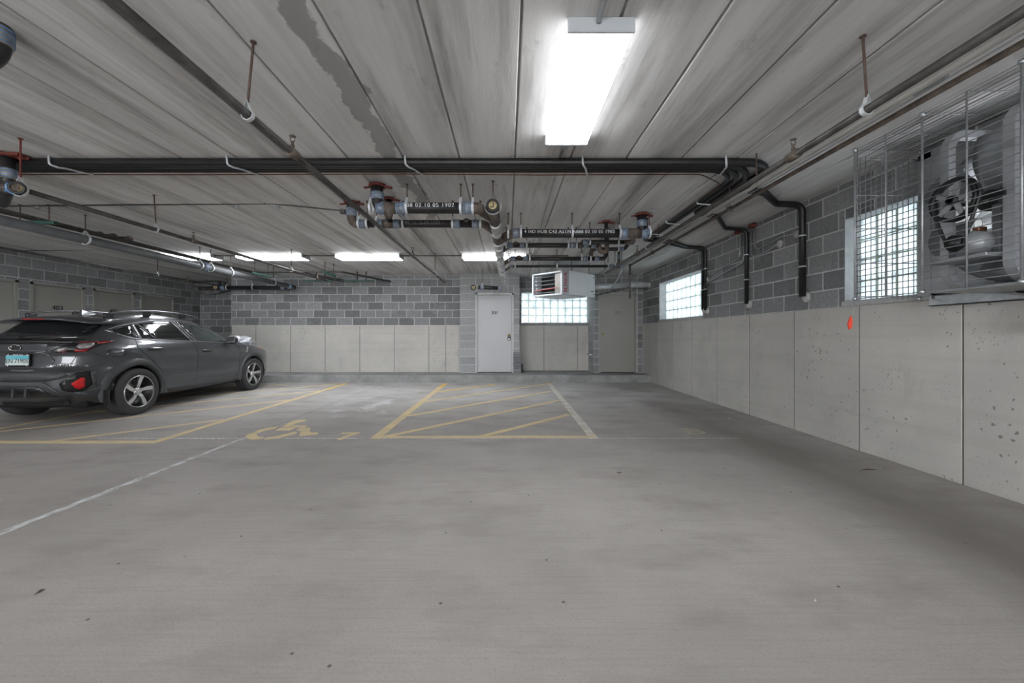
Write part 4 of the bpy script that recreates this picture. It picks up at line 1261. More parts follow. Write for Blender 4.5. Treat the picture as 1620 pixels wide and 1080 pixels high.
# ================================================================ INSULATED PIPES
def insulated(label, x0, y, xb, yend, ywall, r, zend, off=0.0):
    z = CEIL - r - 0.004
    t = thing('insulated_pipe', label, 'pipe', (x0, y, z), 'black insulated pipes under the ceiling')
    pts = [(x0, y, z), (xb, y, z), (xb, yend, z), (xb + 0.35, yend + 0.12, z), (XR - 0.35, ywall, z - 0.005), (XR - r - 0.012, ywall, z - 0.02), (XR - r - 0.012, ywall, zend)]
    P1 = [Vector(p) for p in pts]
    body = fillet(P1[:3], 0.36 + off, 12)[:-1] + fillet([P1[1].lerp(P1[2], 0.75)] + P1[2:], 0.09, 6)
    MB().tube(body, r, n=14).build('sleeve', 'rubber', t)
    for zz in (CEIL - 0.42, CEIL - 0.78):
        if zz > zend:
            MB().lathe((XR - r - 0.012, ywall, zz), (0, 0, 1), [(-0.008, r), (-0.008, r + 0.004), (0.008, r + 0.004), (0.008, r)], 14).build('strap', 'white_clip', t)
    pp = MB().lathe((XR - 0.004, ywall, zend - 0.01), (-1, 0, 0), [(0, 0.0), (0.0, 0.075), (0.015, 0.05), (0.03, 0.03), (0.032, 0)], 9)
    pp.build('wall_seal', 'patch_plaster', t)
    return t
insulated('outermost and thickest black insulated pipe, dropping nearest to the wire cage', -8.6, 3.50, 2.44, 4.12, 4.58, 0.036, 1.60, 0.16)
insulated('black insulated pipe that drops down the wall between the other two drops', -8.6, 3.575, 2.385, 4.98, 5.66, 0.028, 1.60, 0.10)
insulated('inner black insulated pipe dropping beside the far right window, nearer drop', -8.6, 3.64, 2.30, 6.30, 6.84, 0.025, 1.585, 0.04)
insulated('innermost black insulated pipe dropping beside the far right window, farther drop', -8.6, 3.70, 2.235, 6.42, 6.95, 0.021, 1.60, 0.0)
cw = MB().tube([(-8.6, 3.735, CEIL - 0.045), (-3, 3.74, CEIL - 0.05), (-1.0, 3.735, CEIL - 0.045), (0.3, 3.74, CEIL - 0.052), (1.85, 3.74, CEIL - 0.045), (2.19, 4.0, CEIL - 0.04), (2.19, 6.2, CEIL - 0.04)], 0.006, n=8, bend=0.2)
tag(cw.build('copper_line', 'copper'), 'thin copper line along the black insulated pipes', 'pipe')
for i, X in enumerate((-5.6, -4.02, -2.45, -0.88, 0.685, 1.95)):
    nm = ['leftmost', 'second from the left', 'third from the left', 'third from the right', 'second from the right', 'rightmost, at the bend'][i]
    o = thing('pipe_strap', 'silver strap round the black insulated pipes, ' + nm, 'strap', (X, 3.6, CEIL), 'straps on the insulated pipes')
    MB().tube([(X - 0.02, 3.455, CEIL), (X - 0.015, 3.455, CEIL - 0.075), (X + 0.01, 3.50, CEIL - 0.083), (X + 0.03, 3.56, CEIL - 0.07), (X + 0.06, 3.66, CEIL - 0.062), (X + 0.08, 3.73, CEIL - 0.052)], 0.009, n=6, bend=0.02).build('band', 'white_clip', o)
for i, (X, Y) in enumerate(((2.33, 4.55), (2.30, 5.35), (2.27, 5.9))):
    nm = ['nearest to the bend', 'in the middle', 'farthest from the bend'][i]
    o = thing('pipe_strap', 'small silver clip on the insulated pipes running to the far wall, ' + nm, 'strap', (X, Y, CEIL), 'clips on the insulated pipes')
    MB().tube([(X - 0.13, Y, CEIL), (X - 0.12, Y, CEIL - 0.055), (X + 0.06, Y + 0.02, CEIL - 0.062), (X + 0.15, Y + 0.02, CEIL - 0.07)], 0.008, n=6, bend=0.02).build('band', 'white_clip', o)
tag(MB().tube([P(1047, 320, 6.3), P(1056, 382, 6.3)], 0.008, n=6).build('hanger_rod', 'rust_rod'), 'thin rusty rod hanging from the ceiling beside the insulated pipes', 'rod')

# small wall conduits by the middle drop
def wconduit(label, pts, patch):
    t = thing('wall_tube', label, 'conduit', pts[0], 'pale tubes on the right wall')
    MB().tube(pts, 0.011, n=8, bend=0.09, bseg=6).build('tube', 'galv', t)
    q = pts[-1]
    MB().lathe((XR - 0.004, q[1], q[2]), (-1, 0, 0), [(0, 0), (0, 0.06), (0.02, 0.035), (0.03, 0)], 8).build('wall_seal', 'patch_plaster', t)
xw = XR - 0.03
wconduit('pale tube curving left from the middle drop, upper of the pair', [(xw, 5.83, CEIL), (xw, 5.84, 2.30), (xw, 6.75, 2.17), (xw, 6.85, 2.12)], 1)
wconduit('pale tube curving left from the middle drop, lower of the pair', [(xw, 5.73, CEIL), (xw, 5.74, 2.22), (xw, 6.72, 2.07), (xw, 6.9, 2.0)], 1)
wconduit('pale tube curving right from the middle drop, upper of the pair', [(xw, 5.50, CEIL), (xw, 5.49, 2.33), (xw, 4.95, 2.39), (xw, 4.72, 2.37)], 1)
wconduit('pale tube curving right from the middle drop, lower of the pair', [(xw, 5.58, CEIL), (xw, 5.57, 2.25), (xw, 5.2, 2.27), (xw, 5.02, 2.32)], 1)
for Y in (5.52, 5.86):
    tag(MB().box(xw - 0.05, XR, Y - 0.05, Y + 0.05, CEIL - 0.06, CEIL - 0.015, 0.01).build('fire_seal', 'red_clamp'), 'red fire sealant at the ceiling above the %s pale wall tubes' % ('right' if Y < 5.6 else 'left'), 'sealant')
# spray foam in the left corner
mb = MB()
bm = bmesh.new(); bmesh.ops.create_icosphere(bm, subdivisions=4, radius=1)
from mathutils import noise as mnoise
for v in bm.verts:
    k2 = 1 + 0.35 * mnoise.noise(v.co * 2.3) + 0.18 * mnoise.noise(v.co * 6)
    v.co = Vector((max(-8.72 + v.co.x * 0.48 * k2, XL + 0.004), min(11.58 + v.co.y * 0.22 * k2, YC - 0.004), min(2.55 + v.co.z * 0.2 * k2, CEIL - 0.004)))
mb.bm(bm, True); bm.free()
tag(mb.build('sprayed_foam', 'foam'), 'rough grey sprayed insulation in the top left corner', 'insulation')

# ================================================================ HEATER
HZ0, HZ1 = 1.972, 2.456
pl = [Vector((0.545, 8.44, 0)), Vector((1.112, 7.90, 0)), Vector((1.249, 7.90, 0)), Vector((1.912, 8.53, 0)), Vector((1.30, 9.12, 0))]
h = thing('unit_heater', 'white hanging gas heater marked REZNOR in front of the far window', 'heater', (1.2, 8.4, HZ0))
u = (pl[1] - pl[0]).normalized(); nrm = Vector((u.y, -u.x, 0))
if nrm.y > 0: nrm = -nrm
inn = -nrm
w = (pl[1] - pl[0]).length
Z = Vector((0, 0, 1))
def hb(mb, u0, u1, d0, d1, z0, z1):
    mb.obox(pl[0] + u * ((u0 + u1) / 2) + inn * ((d0 + d1) / 2) + Z * ((z0 + z1) / 2), u, inn, Z, (u1 - u0) / 2, (d1 - d0) / 2, (z1 - z0) / 2)
cab = MB()
cab.add([tuple(p + Z * z) for z in (HZ0, HZ1) for p in (pl[2], pl[3], pl[4], pl[0] + inn * 0.02, )], [])
body = MB()
cen = [pl[2], pl[3], pl[4], pl[0] + inn * 0.09]
th = 0.012
hb(body, 0, w, 0.0, 0.9, HZ0, HZ0 + th); hb(body, 0, w, 0.0, 0.9, HZ1 - th, HZ1)
hb(body, 0, th, 0.0, 0.9, HZ0, HZ1); hb(body, 0, w, 0.88, 0.9, HZ0, HZ1)
body.build('cabinet', 'heater_enamel', h)
v2 = (pl[3] - pl[2]).normalized(); n2 = Vector((v2.y, -v2.x, 0))
if n2.y > 0: n2 = -n2
L2 = (pl[3] - pl[2]).length
sp = MB(); sp.obox((pl[2] + pl[3]) / 2 - n2 * 0.01 + Z * ((HZ0 + HZ1) / 2), v2, n2, Z, L2 / 2, 0.01, (HZ1 - HZ0) / 2)
sp.build('side_panel', 'heater_enamel', h)
for z0 in (0.06, 0.42):
    b2 = MB(); b2.obox(pl[3] - v2 * 0.05 + n2 * 0.003 + Z * (HZ0 + z0), v2, n2, Z, 0.012, 0.004, 0.012); b2.build('screw', 'dark_gap', h)
b2 = MB(); b2.obox(pl[3] - v2 * 0.10 + n2 * 0.002 + Z * (HZ0 + 0.12), v2, n2, Z, 0.04, 0.002, 0.015); b2.build('rating_plate', 'faded_ink', h)
colm = MB(); colm.prism([(p.x, p.y) for p in (pl[1], pl[2], pl[2] - n2 * 0.05, pl[1] + inn * 0.05)], HZ0 - 0.004, HZ1 + 0.006)
colm.build('corner_column', 'heater_column', h)
fr = MB()
hb(fr, 0, 0.03, -0.004, 0.03, HZ0, HZ1); hb(fr, w - 0.04, w, -0.004, 0.03, HZ0, HZ1)
hb(fr, 0, w, -0.004, 0.03, HZ0, HZ0 + 0.03); hb(fr, 0, w, -0.004, 0.03, HZ1 - 0.03, HZ1)
fr.build('grille_frame', 'heater_enamel', h)
bk = MB(); hb(bk, 0.02, w - 0.02, 0.30, 0.31, HZ0 + 0.02, HZ1 - 0.02); bk.build('heat_exchanger', 'fan_dark', h)
bk = MB(); hb(bk, w * 0.72, w - 0.03, 0.05, 0.055, HZ0 + 0.02, HZ1 - 0.02); bk.build('baffle', 'coupling', h)
for i in range(5):
    s = MB(); zc = HZ0 + 0.075 + i * 0.082
    s.obox(pl[0] + u * (w * 0.38) + inn * 0.06 + Z * zc, u, (inn + Z * 0.35).normalized(), (Z - inn * 0.35).normalized(), w * 0.34, 0.035, 0.003)
    s.build('louvre_slat', 'fan_panel', h)
    s = MB(); s.obox(pl[0] + u * (w * 0.12) + inn * 0.02 + Z * (zc + 0.01), u, inn, Z, 0.012, 0.003, 0.012); s.build('slat_clip', 'white_clip', h)
MB().tube([pl[0] + u * 0.05 + nrm * 0.012 + Z * (HZ0 + 0.115), pl[0] + u * (w * 0.72) + nrm * 0.015 + Z * (HZ0 + 0.145), pl[0] + u * (w * 0.86) + nrm * 0.012 + Z * (HZ0 + 0.14)], 0.008, n=6).build('ribbon', 'pink_ribbon', h)
cmid = (pl[1] + pl[2]) / 2
lettering('REZNOR', 0.102, cmid + Vector((0.005, -0.004, (HZ0 + HZ1) / 2 - 0.0)), (0, 0, 1), (-1, 0, 0), 'red_ink', h, name='brand_lettering', spacing=1.0, bold=0.03)
for (px, py2) in ((pl[2].x + 0.1, pl[2].y + 0.25), (pl[3].x - 0.12, pl[3].y + 0.02), (pl[0].x + 0.15, pl[0].y + 0.05)):
    MB().tube([(px, py2, HZ1 - 0.01), (px, py2, CEIL)], 0.006, n=6).build('hanger_rod', 'rust_rod', h)
# flue
mk('duct_metal', (0.55, 0.56, 0.57, 1), (0.45, 0.46, 0.47, 1), scale=6, rough=0.35, metal=0.4)
f0 = Vector((1.62, 8.82, 2.20)); f1 = Vector((2.95, 9.45, 2.36)); f2 = Vector((3.49, 9.62, 2.385))
fl_ = thing('flue_duct', 'round metal flue from the heater to the right wall', 'duct', f0)
MB().tube([f0, f1], 0.065, n=18).build('duct', 'duct_metal', fl_)
prof = []
L3 = (f2 - f1).length
for i in range(17):
    prof.append((L3 * i / 16, 0.068 + (0.01 if i % 2 else 0.0)))
MB().lathe(f1, f2 - f1, prof, 18).build('corrugated_collar', 'duct_metal', fl_)
MB().lathe(f2 - Vector((0.005, 0, 0)), (1, 0, 0), [(0, 0.065), (0, 0.11), (0.01, 0.11), (0.01, 0.065)], 18).build('wall_ring', 'galv', fl_)
# ================================================================ VENTILATION FAN AND WIRE CAGE
FY, FZ = 2.62, 2.05
fan = thing('exhaust_fan', 'large belt-driven exhaust fan mounted in the right wall', 'fan', (XR - 0.03, FY, 1.46))
# sheet steel panel with a round orifice
PX = XR - 0.035
y0, y1, z0, z1 = 1.95, 3.30, 1.475, 2.66
mb = MB(); n = 48; Rf = 0.50
ring, sq = [], []
for k in range(n):
    a = 2 * PI * k / n
    cy, cz = math.cos(a), math.sin(a)
    ring.append((PX, FY + cy * Rf, FZ + cz * Rf))
    t1 = min(((y1 - FY) if cy > 0 else (FY - y0)) / max(abs(cy), 1e-6), ((z1 - FZ) if cz > 0 else (FZ - z0)) / max(abs(cz), 1e-6))
    sq.append((PX, FY + cy * t1, FZ + cz * t1))
mb.add(ring + sq, [(k, (k + 1) % n, n + (k + 1) % n, n + k) for k in range(n)])
for (a, b, c, d) in ((y0, y1, z0, z0 + 0.02), (y0, y1, z1 - 0.02, z1), (y0, y0 + 0.02, z0, z1), (y1 - 0.02, y1, z0, z1)):
    mb.box(PX, XR - 0.001, a, b, c, d)
mb.build('panel', 'fan_panel', fan, fix=False)
for yy, zz in ((y1 - 0.001, z1 - 0.001),):
    MB().box(PX - 0.004, PX, y1 - 0.10, y1, z0, z1).build('panel_flange', 'fan_panel', fan)
    MB().box(PX - 0.004, PX, y0, y1, z1 - 0.06, z1).build('panel_flange', 'fan_panel', fan)
# venturi ring
MB().lathe((PX, FY, FZ), (-1, 0, 0), [(0, Rf + 0.045), (0.03, Rf + 0.03), (0.035, Rf), (0.02, Rf - 0.015), (-0.12, Rf - 0.02), (-0.18, Rf - 0.02)], 40).build('venturi_ring', 'fan_paint', fan)
# two bent flat-bar supports from panel to panel
BX = 3.15
def support(y, wd):
    path = [(PX - 0.002, z0 + 0.035), (BX + 0.05, z0 + 0.035), (BX, z0 + 0.12), (BX, z1 - 0.16), (BX + 0.05, z1 - 0.085), (PX - 0.002, z1 - 0.085)]
    pts = fillet([Vector((x, 0, z)) for x, z in path], 0.10, 6)
    vs, fs = [], []
    for i, p in enumerate(pts):
        a = pts[max(i - 1, 0)]; b = pts[min(i + 1, len(pts) - 1)]
        t = (b - a).normalized(); nn = Vector((-t.z, 0, t.x))
        for s in (-1, 1):
            for e in (-1, 1):
                vs.append(p + Vector((0, y + s * wd / 2, 0)) + nn * (e * 0.026))
    for i in range(len(pts) - 1):
        a, b = i * 4, i * 4 + 4
        fs += [(a, a + 1, b + 1, b), (a + 2, b + 2, b + 3, a + 3), (a, b, b + 2, a + 2), (a + 1, a + 3, b + 3, b + 1)]
    fs += [(0, 2, 3, 1), (len(vs) - 4, len(vs) - 3, len(vs) - 1, len(vs) - 2)]
    MB().add(vs, fs).build('support_bar', 'fan_bar', fan)
support(2.80, 0.055)
support(2.44, 0.06)
# shaft, hub, bearings, pulley
MB().tube([(3.36, FY, FZ), (2.96, FY, FZ)], 0.018, n=14).build('shaft', 'bright_metal', fan)
MB().obox((BX - 0.03, FY, FZ), (1, 0, 0), (0, 1, 0), (0, 0, 1), 0.015, 0.17, 0.02).build('bearing_bar', 'fan_dark', fan)
MB().lathe((3.30, FY, FZ), (-1, 0, 0), [(0, 0), (0, 0.07), (0.08, 0.07), (0.10, 0.05), (0.10, 0)], 20).build('hub', 'fan_dark', fan)
# six wide blades
for k in range(6):
    a0 = 2 * PI * k / 6 + 0.35
    vs, fs = [], []
    nr, na = 8, 6
    for side in (0, 1):
        for i in range(nr + 1):
            f = i / nr
            r = 0.06 + (0.47 - 0.06) * f
            wdt = 0.18 + 0.34 * math.sin(f * PI * 0.62)
            for j in range(na + 1):
                g2_ = j / na - 0.5
                ang = a0 + g2_ * wdt * (0.9 / (0.35 + r)) + 0.25 * f
                tw = (0.65 - 0.25 * f) * g2_ * 0.24
                x = 3.30 + tw - 0.03 * (1 - 4 * g2_ * g2_) * f + side * 0.004
                vs.append((x, FY + math.cos(ang) * r, FZ + math.sin(ang) * r))
    m_ = (nr + 1) * (na + 1)
    for i in range(nr):
        for j in range(na):
            q = i * (na + 1) + j
            fs.append((q, q + 1, q + na + 2, q + na + 1))
            fs.append((m_ + q, m_ + q + na + 1, m_ + q + na + 2, m_ + q + 1))
    for i in range(nr):
        for j in (0, na):
            q = i * (na + 1) + j
            fs.append((q, q + na + 1, m_ + q + na + 1, m_ + q))
    MB().add(vs, fs, True).build('blade', 'fan_paint', fan)
# big spoked pulley
PLX = 2.99
MB().lathe((PLX + 0.02, FY, FZ), (-1, 0, 0), [(0, 0.118), (0, 0.142), (0.012, 0.134), (0.028, 0.134), (0.04, 0.142), (0.04, 0.118), (0, 0.118)], 36).build('pulley_rim', 'fan_dark', fan)
MB().lathe((PLX + 0.03, FY, FZ), (-1, 0, 0), [(0, 0.0), (0, 0.035), (0.06, 0.03), (0.06, 0.0)], 18).build('pulley_hub', 'fan_dark', fan)
for k in range(5):
    a = 2 * PI * k / 5 + 0.5
    dv = Vector((0, math.cos(a), math.sin(a)))
    MB().obox(Vector((PLX, FY, FZ)) + dv * 0.075, (1, 0, 0), dv, Vector((1, 0, 0)).cross(dv), 0.008, 0.05, 0.014).build('pulley_spoke', 'fan_bar', fan)
# motor with its small pulley and belt
MY, MZ = 2.615, 1.765
MB().lathe((PLX + 0.02, MY, MZ), (-1, 0, 0), [(0, 0), (0, 0.05), (0.012, 0.042), (0.028, 0.042), (0.04, 0.05), (0.04, 0.02), (0.06, 0.02), (0.06, 0)], 24).build('motor_pulley', 'fan_dark', fan)
MB().lathe((PLX + 0.33, MY, MZ), (-1, 0, 0), [(0, 0), (0, 0.06), (0.02, 0.075), (0.06, 0.08), (0.22, 0.08), (0.25, 0.07), (0.26, 0.02), (0.32, 0.015)], 24).build('motor', 'fan_bar', fan)
MB().box(3.04, 3.26, MY - 0.13, MY + 0.2, MZ - 0.115, MZ - 0.085, 0.005).build('motor_plate', 'fan_panel', fan)
MB().box(3.10, 3.16, MY - 0.04, MY + 0.0, MZ + 0.07, MZ + 0.10, 0.005).build('terminal_box', 'copper', fan)
bp = []
for k in range(13):
    a = -0.05 + (PI + 0.1) * k / 12
    bp.append((PLX, FY + math.cos(a) * 0.143, FZ + math.sin(a) * 0.143))
for k in range(9):
    a = PI + 0.35 + (PI - 0.7) * k / 8
    bp.append((PLX, MY + math.cos(a) * 0.05, MZ + math.sin(a) * 0.05))
bp.append(bp[0])
MB().tube(bp, 0.010, n=8, cap=False).build('drive_belt', 'rubber', fan)
# upright channel beside the motor and guard mesh behind the blades
MB().box(3.16, 3.21, 2.51, 2.56, 1.66, 2.00, 0.008).build('channel', 'fan_paint', fan)
for k in range(-8, 9):
    yy = FY + k * 0.058
    hh = math.sqrt(max(0.0, 0.48 ** 2 - (k * 0.058) ** 2))
    if hh > 0.05:
        MB().tube([(XR + 0.17, yy - 0.02, FZ - hh), (XR + 0.17, yy + 0.02, FZ + hh)], 0.003, n=5).build('guard_wire', 'zinc_wire', fan)
for k in range(-8, 9):
    zz = FZ + k * 0.058
    hh = math.sqrt(max(0.0, 0.48 ** 2 - (k * 0.058) ** 2))
    if hh > 0.05:
        MB().tube([(XR + 0.174, FY - hh, zz), (XR + 0.174, FY + hh, zz)], 0.003, n=5).build('guard_wire', 'zinc_wire', fan)
# louvres on the outside
for k in range(9):
    zz = FZ - 0.52 + k * 0.125
    MB().obox((XR + 0.25, FY, zz), (0.6, 0, -0.8), (0, 1, 0), (0.8, 0, 0.6), 0.078, 0.53, 0.003).build('louvre_blade', 'fan_panel', fan)
# flashing strip under the fan
fsx = MB(); fsx.box(XR - 0.055, XR - 0.001, 1.4, 3.20, 1.385, 1.392); fsx.box(XR - 0.006, XR - 0.001, 1.4, 3.20, 1.385, 1.47); fsx.box(XR - 0.055, XR - 0.05, 1.4, 3.20, 1.385, 1.44)
tag(fsx.build('flashing_strip', 'galv'), 'galvanised metal strip on the concrete wall below the fan', 'flashing')
tag(MB().tube([(3.40, 2.62, 1.475), (3.38, 2.60, 1.44), (3.40, 2.45, 1.42), (3.42, 2.32, 1.45)], 0.011, n=8, bend=0.04).build('power_cable', 'rubber'), 'black power cable looping below the fan', 'cable')

# ---- cage
cx0, cy1, cz0, cz1 = 2.93, 3.30, 1.455, 2.705
cy0 = 1.40
cage = thing('wire_cage', 'galvanised wire cage around the fan beside the right window', 'cage', (cx0, cy1, cz0))
def wires(name, a, b, r, mat='zinc_wire'):
    MB().tube([a, b], r, n=6).build(name, mat, cage)
nz_ = 27
for i in range(nz_ + 1):
    z = cz0 + (cz1 - cz0) * i / nz_
    wires('wire', (cx0 + 0.005, cy0, z), (cx0 + 0.005, cy1, z), 0.0034)
Y = cy1; k = 0
while Y > cy0 - 0.01:
    wires('post' if k % 2 == 0 else 'wire', (cx0, Y, cz0 - 0.01), (cx0, Y, cz1), 0.0075 if k % 2 == 0 else 0.0055)
    wires('wire', (cx0, Y, cz1), (XR - 0.016, Y, cz1), 0.004)
    Y -= 0.2675; k += 1
wires('post', (cx0 + 0.02, cy1, cz0 - 0.01), (cx0 + 0.02, cy1, cz1), 0.006)
for i in range(13):
    x = cx0 + 0.045 * i
    if i: wires('wire', (x, cy0, cz1), (x, cy1, cz1), 0.0034)
for i in range(1, 13):
    x = cx0 + 0.045 * i
    wires('wire', (x, cy1, cz0), (x, cy1, cz1 - 0.06), 0.0034)
for z in (cz0 + 0.02, cz0 + 0.30, cz0 + 0.59, cz0 + 0.87, cz1 - 0.08, cz1):
    wires('wire', (cx0 - 0.01, cy1, z), (XR - 0.016, cy1, z), 0.0042)
wires('post', (XR - 0.03, cy1, cz0), (XR - 0.03, cy1, cz1 - 0.03), 0.0065)
for (x, y, z) in ((cx0, cy1, cz1), (cx0, cy1 - 0.535, cz1), (cx0, cy1 - 1.07, cz1), (cx0, cy1, cz0), (cx0, cy1 - 0.535, cz0), (cx0, cy1 - 1.07, cz0), (XR - 0.03, cy1, cz0)):
    MB().lathe((x, y, z - 0.016), (0, 0, 1), [(0, 0), (0.002, 0.012), (0.016, 0.018), (0.03, 0.012), (0.032, 0)], 10).build('corner_clamp', 'galv', cage)
bt = MB(); bt.box(cx0, XR - 0.04, 1.4, cy1 - 0.55, cz0 - 0.012, cz0 - 0.004); bt.build('bottom_sheet', 'fan_panel', cage)
# orange tag hanging from the cage corner
ot = thing('orange_tag', 'small orange tag hanging on a wire from the cage corner', 'tag', P(1347, 520, 3.28))
MB().tube([P(1351, 474, 3.28), P(1351, 490, 3.28), P(1347, 500, 3.28)], 0.003, n=5).build('wire', 'zinc_wire', ot)
tp = [P(1347, 499, 3.28), P(1349, 507, 3.275), P(1348, 518, 3.28), P(1344, 521, 3.29), P(1342, 512, 3.285)]
mb = MB(); mb.add(tp + [p + Vector((0, 0.012, 0)) for p in tp], [(0, 1, 2, 3, 4), (9, 8, 7, 6, 5)] + [(i, (i + 1) % 5, 5 + (i + 1) % 5, 5 + i) for i in range(5)])
mb.build('tag_sheet', 'orange_tag', ot)
# ================================================================ THE CAR
mk('car_paint', (0.070, 0.074, 0.082, 1), (0.078, 0.082, 0.090, 1), scale=3, rough=0.32, metal=0.55, coords='obj', coat=1.0)
mk('car_cladding', (0.048, 0.050, 0.053, 1), (0.042, 0.044, 0.047, 1), scale=30, rough=0.5, coords='obj')
mk('car_black', (0.010, 0.010, 0.011, 1), rough=0.35, coords='obj')
mk('car_liner', (0.006, 0.006, 0.006, 1), rough=0.9, coords='obj')
mk('car_glass', (0.012, 0.014, 0.015, 1), (0.014, 0.016, 0.017, 1), rough=0.04, coords='obj', spec=0.8)
mk('car_glass_pale', (0.05, 0.058, 0.058, 1), (0.035, 0.04, 0.04, 1), scale=3, rough=0.05, coords='obj', spec=0.8)
mk('tyre_rubber', (0.030, 0.030, 0.032, 1), (0.040, 0.040, 0.042, 1), scale=20, rough=0.75, coords='obj')
mk('alloy', (0.62, 0.63, 0.64, 1), (0.55, 0.56, 0.57, 1), scale=9, rough=0.25, metal=0.85, coords='obj')
mk('alloy_dark', (0.02, 0.02, 0.022, 1), rough=0.35, coords='obj')
mk('brake_steel', (0.22, 0.22, 0.22, 1), (0.15, 0.14, 0.13, 1), rough=0.45, metal=0.7, coords='obj')
mk('red_lens', (0.34, 0.010, 0.014, 1), (0.24, 0.008, 0.012, 1), scale=25, rough=0.12, coords='obj', coat=0.6)
mk('red_reflector', (0.55, 0.012, 0.014, 1), (0.42, 0.012, 0.014, 1), scale=60, rough=0.2, coords='obj')
mk('clear_lens', (0.42, 0.42, 0.42, 1), (0.16, 0.15, 0.15, 1), scale=18, rough=0.1, coords='obj', coat=0.6, lo=0.4, hi=0.55)
mk('amber_lens', srgb(215, 120, 60), rough=0.2, coords='obj')
mk('chrome', (0.75, 0.76, 0.78, 1), (0.70, 0.71, 0.73, 1), rough=0.12, metal=1.0, coords='obj')
mk('satin_trim', (0.40, 0.41, 0.43, 1), rough=0.3, metal=0.8, coords='obj')
mk('rail_trim', (0.16, 0.165, 0.175, 1), rough=0.3, metal=0.7, coords='obj')
mk('plate_white', srgb(205, 212, 208), srgb(190, 205, 205), scale=8, rough=0.4, coords='obj')
mk('plate_blue', srgb(84, 168, 186), srgb(100, 178, 192), scale=8, rough=0.4, coords='obj')
mk('silver_bag', (0.55, 0.57, 0.60, 1), (0.40, 0.42, 0.45, 1), scale=10, rough=0.25, metal=0.3, coords='obj')

CS = 0.963
CX, CY = -6.18, 5.69
car = thing('car', 'dark grey crossover car with plate EN 71905 parked on the left', 'car', (CX, CY, 0))
car.scale = (CS, CS, CS)
def lut(tab):
    def f(z):
        if z <= tab[0][0]: return tab[0][1]
        for (a, va), (b, vb) in zip(tab[:-1], tab[1:]):
            if z <= b:
                t = (z - a) / (b - a)
                return va + (vb - va) * t
        return tab[-1][1]
    return f
f_yr = lut([(0.25, -0.62), (0.36, -0.76), (0.42, -0.855), (0.50, -0.875), (0.68, -0.885), (0.72, -0.865), (0.745, -0.80), (0.80, -0.775), (0.92, -0.765), (0.97, -0.785), (1.06, -0.79),
            (1.10, -0.755), (1.13, -0.725), (1.20, -0.64), (1.30, -0.52), (1.38, -0.43), (1.42, -0.38), (1.45, -0.30), (1.48, -0.15), (1.51, 0.05), (1.54, 0.35), (1.565, 0.62)])
f_yf = lut([(0.22, 3.42), (0.30, 3.53), (0.40, 3.585), (0.60, 3.60), (0.75, 3.565), (0.84, 3.48), (0.90, 3.34), (0.95, 3.12), (0.99, 2.94), (1.03, 2.74), (1.065, 2.55), (1.09, 2.40), (1.12, 2.31),
            (1.20, 2.17), (1.30, 1.98), (1.38, 1.80), (1.44, 1.62), (1.49, 1.40), (1.53, 1.12), (1.555, 0.88), (1.565, 0.78)])
f_w = lut([(0.22, 0.80), (0.28, 0.845), (0.36, 0.87), (0.45, 0.872), (0.55, 0.868), (0.65, 0.872), (0.75, 0.884), (0.85, 0.893), (0.93, 0.893), (1.00, 0.878), (1.06, 0.853), (1.10, 0.825), (1.16, 0.795),
           (1.24, 0.755), (1.32, 0.712), (1.40, 0.662), (1.45, 0.622), (1.49, 0.575), (1.52, 0.515), (1.54, 0.45), (1.555, 0.37), (1.565, 0.25)])
def smooth(f, z):
    h = 0.012
    return (f(z - h) + 2 * f(z) + f(z + h)) / 4
f_n = lut([(0.3, 4.6), (0.7, 5.0), (1.0, 4.8), (1.15, 4.2), (1.4, 3.6), (1.56, 2.6)])
def hw(y, z):
    """half width of the body at length y and height z"""
    yr, yf, w, n = smooth(f_yr, z), smooth(f_yf, z), smooth(f_w, z), f_n(z)
    yc, hl = (yr + yf) / 2, (yf - yr) / 2
    uu = min(abs((y - yc) / hl), 1.0)
    return w * (1 - uu ** n) ** (1 / n)
def ry(x, z):
    """y of the rear face at half width x"""
    yr, yf, w, n = smooth(f_yr, z), smooth(f_yf, z), smooth(f_w, z), f_n(z)
    yc, hl = (yr + yf) / 2, (yf - yr) / 2
    uu = min(abs(x / w), 0.9995)
    return yc - hl * (1 - uu ** n) ** (1 / n)
def fy(x, z):
    yr, yf, w, n = smooth(f_yr, z), smooth(f_yf, z), smooth(f_w, z), f_n(z)
    yc, hl = (yr + yf) / 2, (yf - yr) / 2
    uu = min(abs(x / w), 0.9995)
    return yc + hl * (1 - uu ** n) ** (1 / n)
def mside(sgn):
    return lambda p, off: Vector((sgn * (hw(p[0], p[1]) + off), p[0], p[1]))
def mrear(p, off):
    return Vector((p[0], ry(p[0], p[1]) - off, p[1]))
_oc = {}
def outline(z):
    k = round(z, 3)
    if k not in _oc:
        yr, yf, w, n = smooth(f_yr, z), smooth(f_yf, z), smooth(f_w, z), f_n(z)
        yc, hl = (yr + yf) / 2, (yf - yr) / 2
        pts = []
        for i in range(161):
            th = (PI / 2) * i / 160
            pts.append((w * math.sin(th) ** (2 / n), yc - hl * math.cos(th) ** (2 / n)))
        s = [0.0]
        for a, b in zip(pts[:-1], pts[1:]): s.append(s[-1] + math.hypot(b[0] - a[0], b[1] - a[1]))
        _oc[k] = (pts, s)
    return _oc[k]
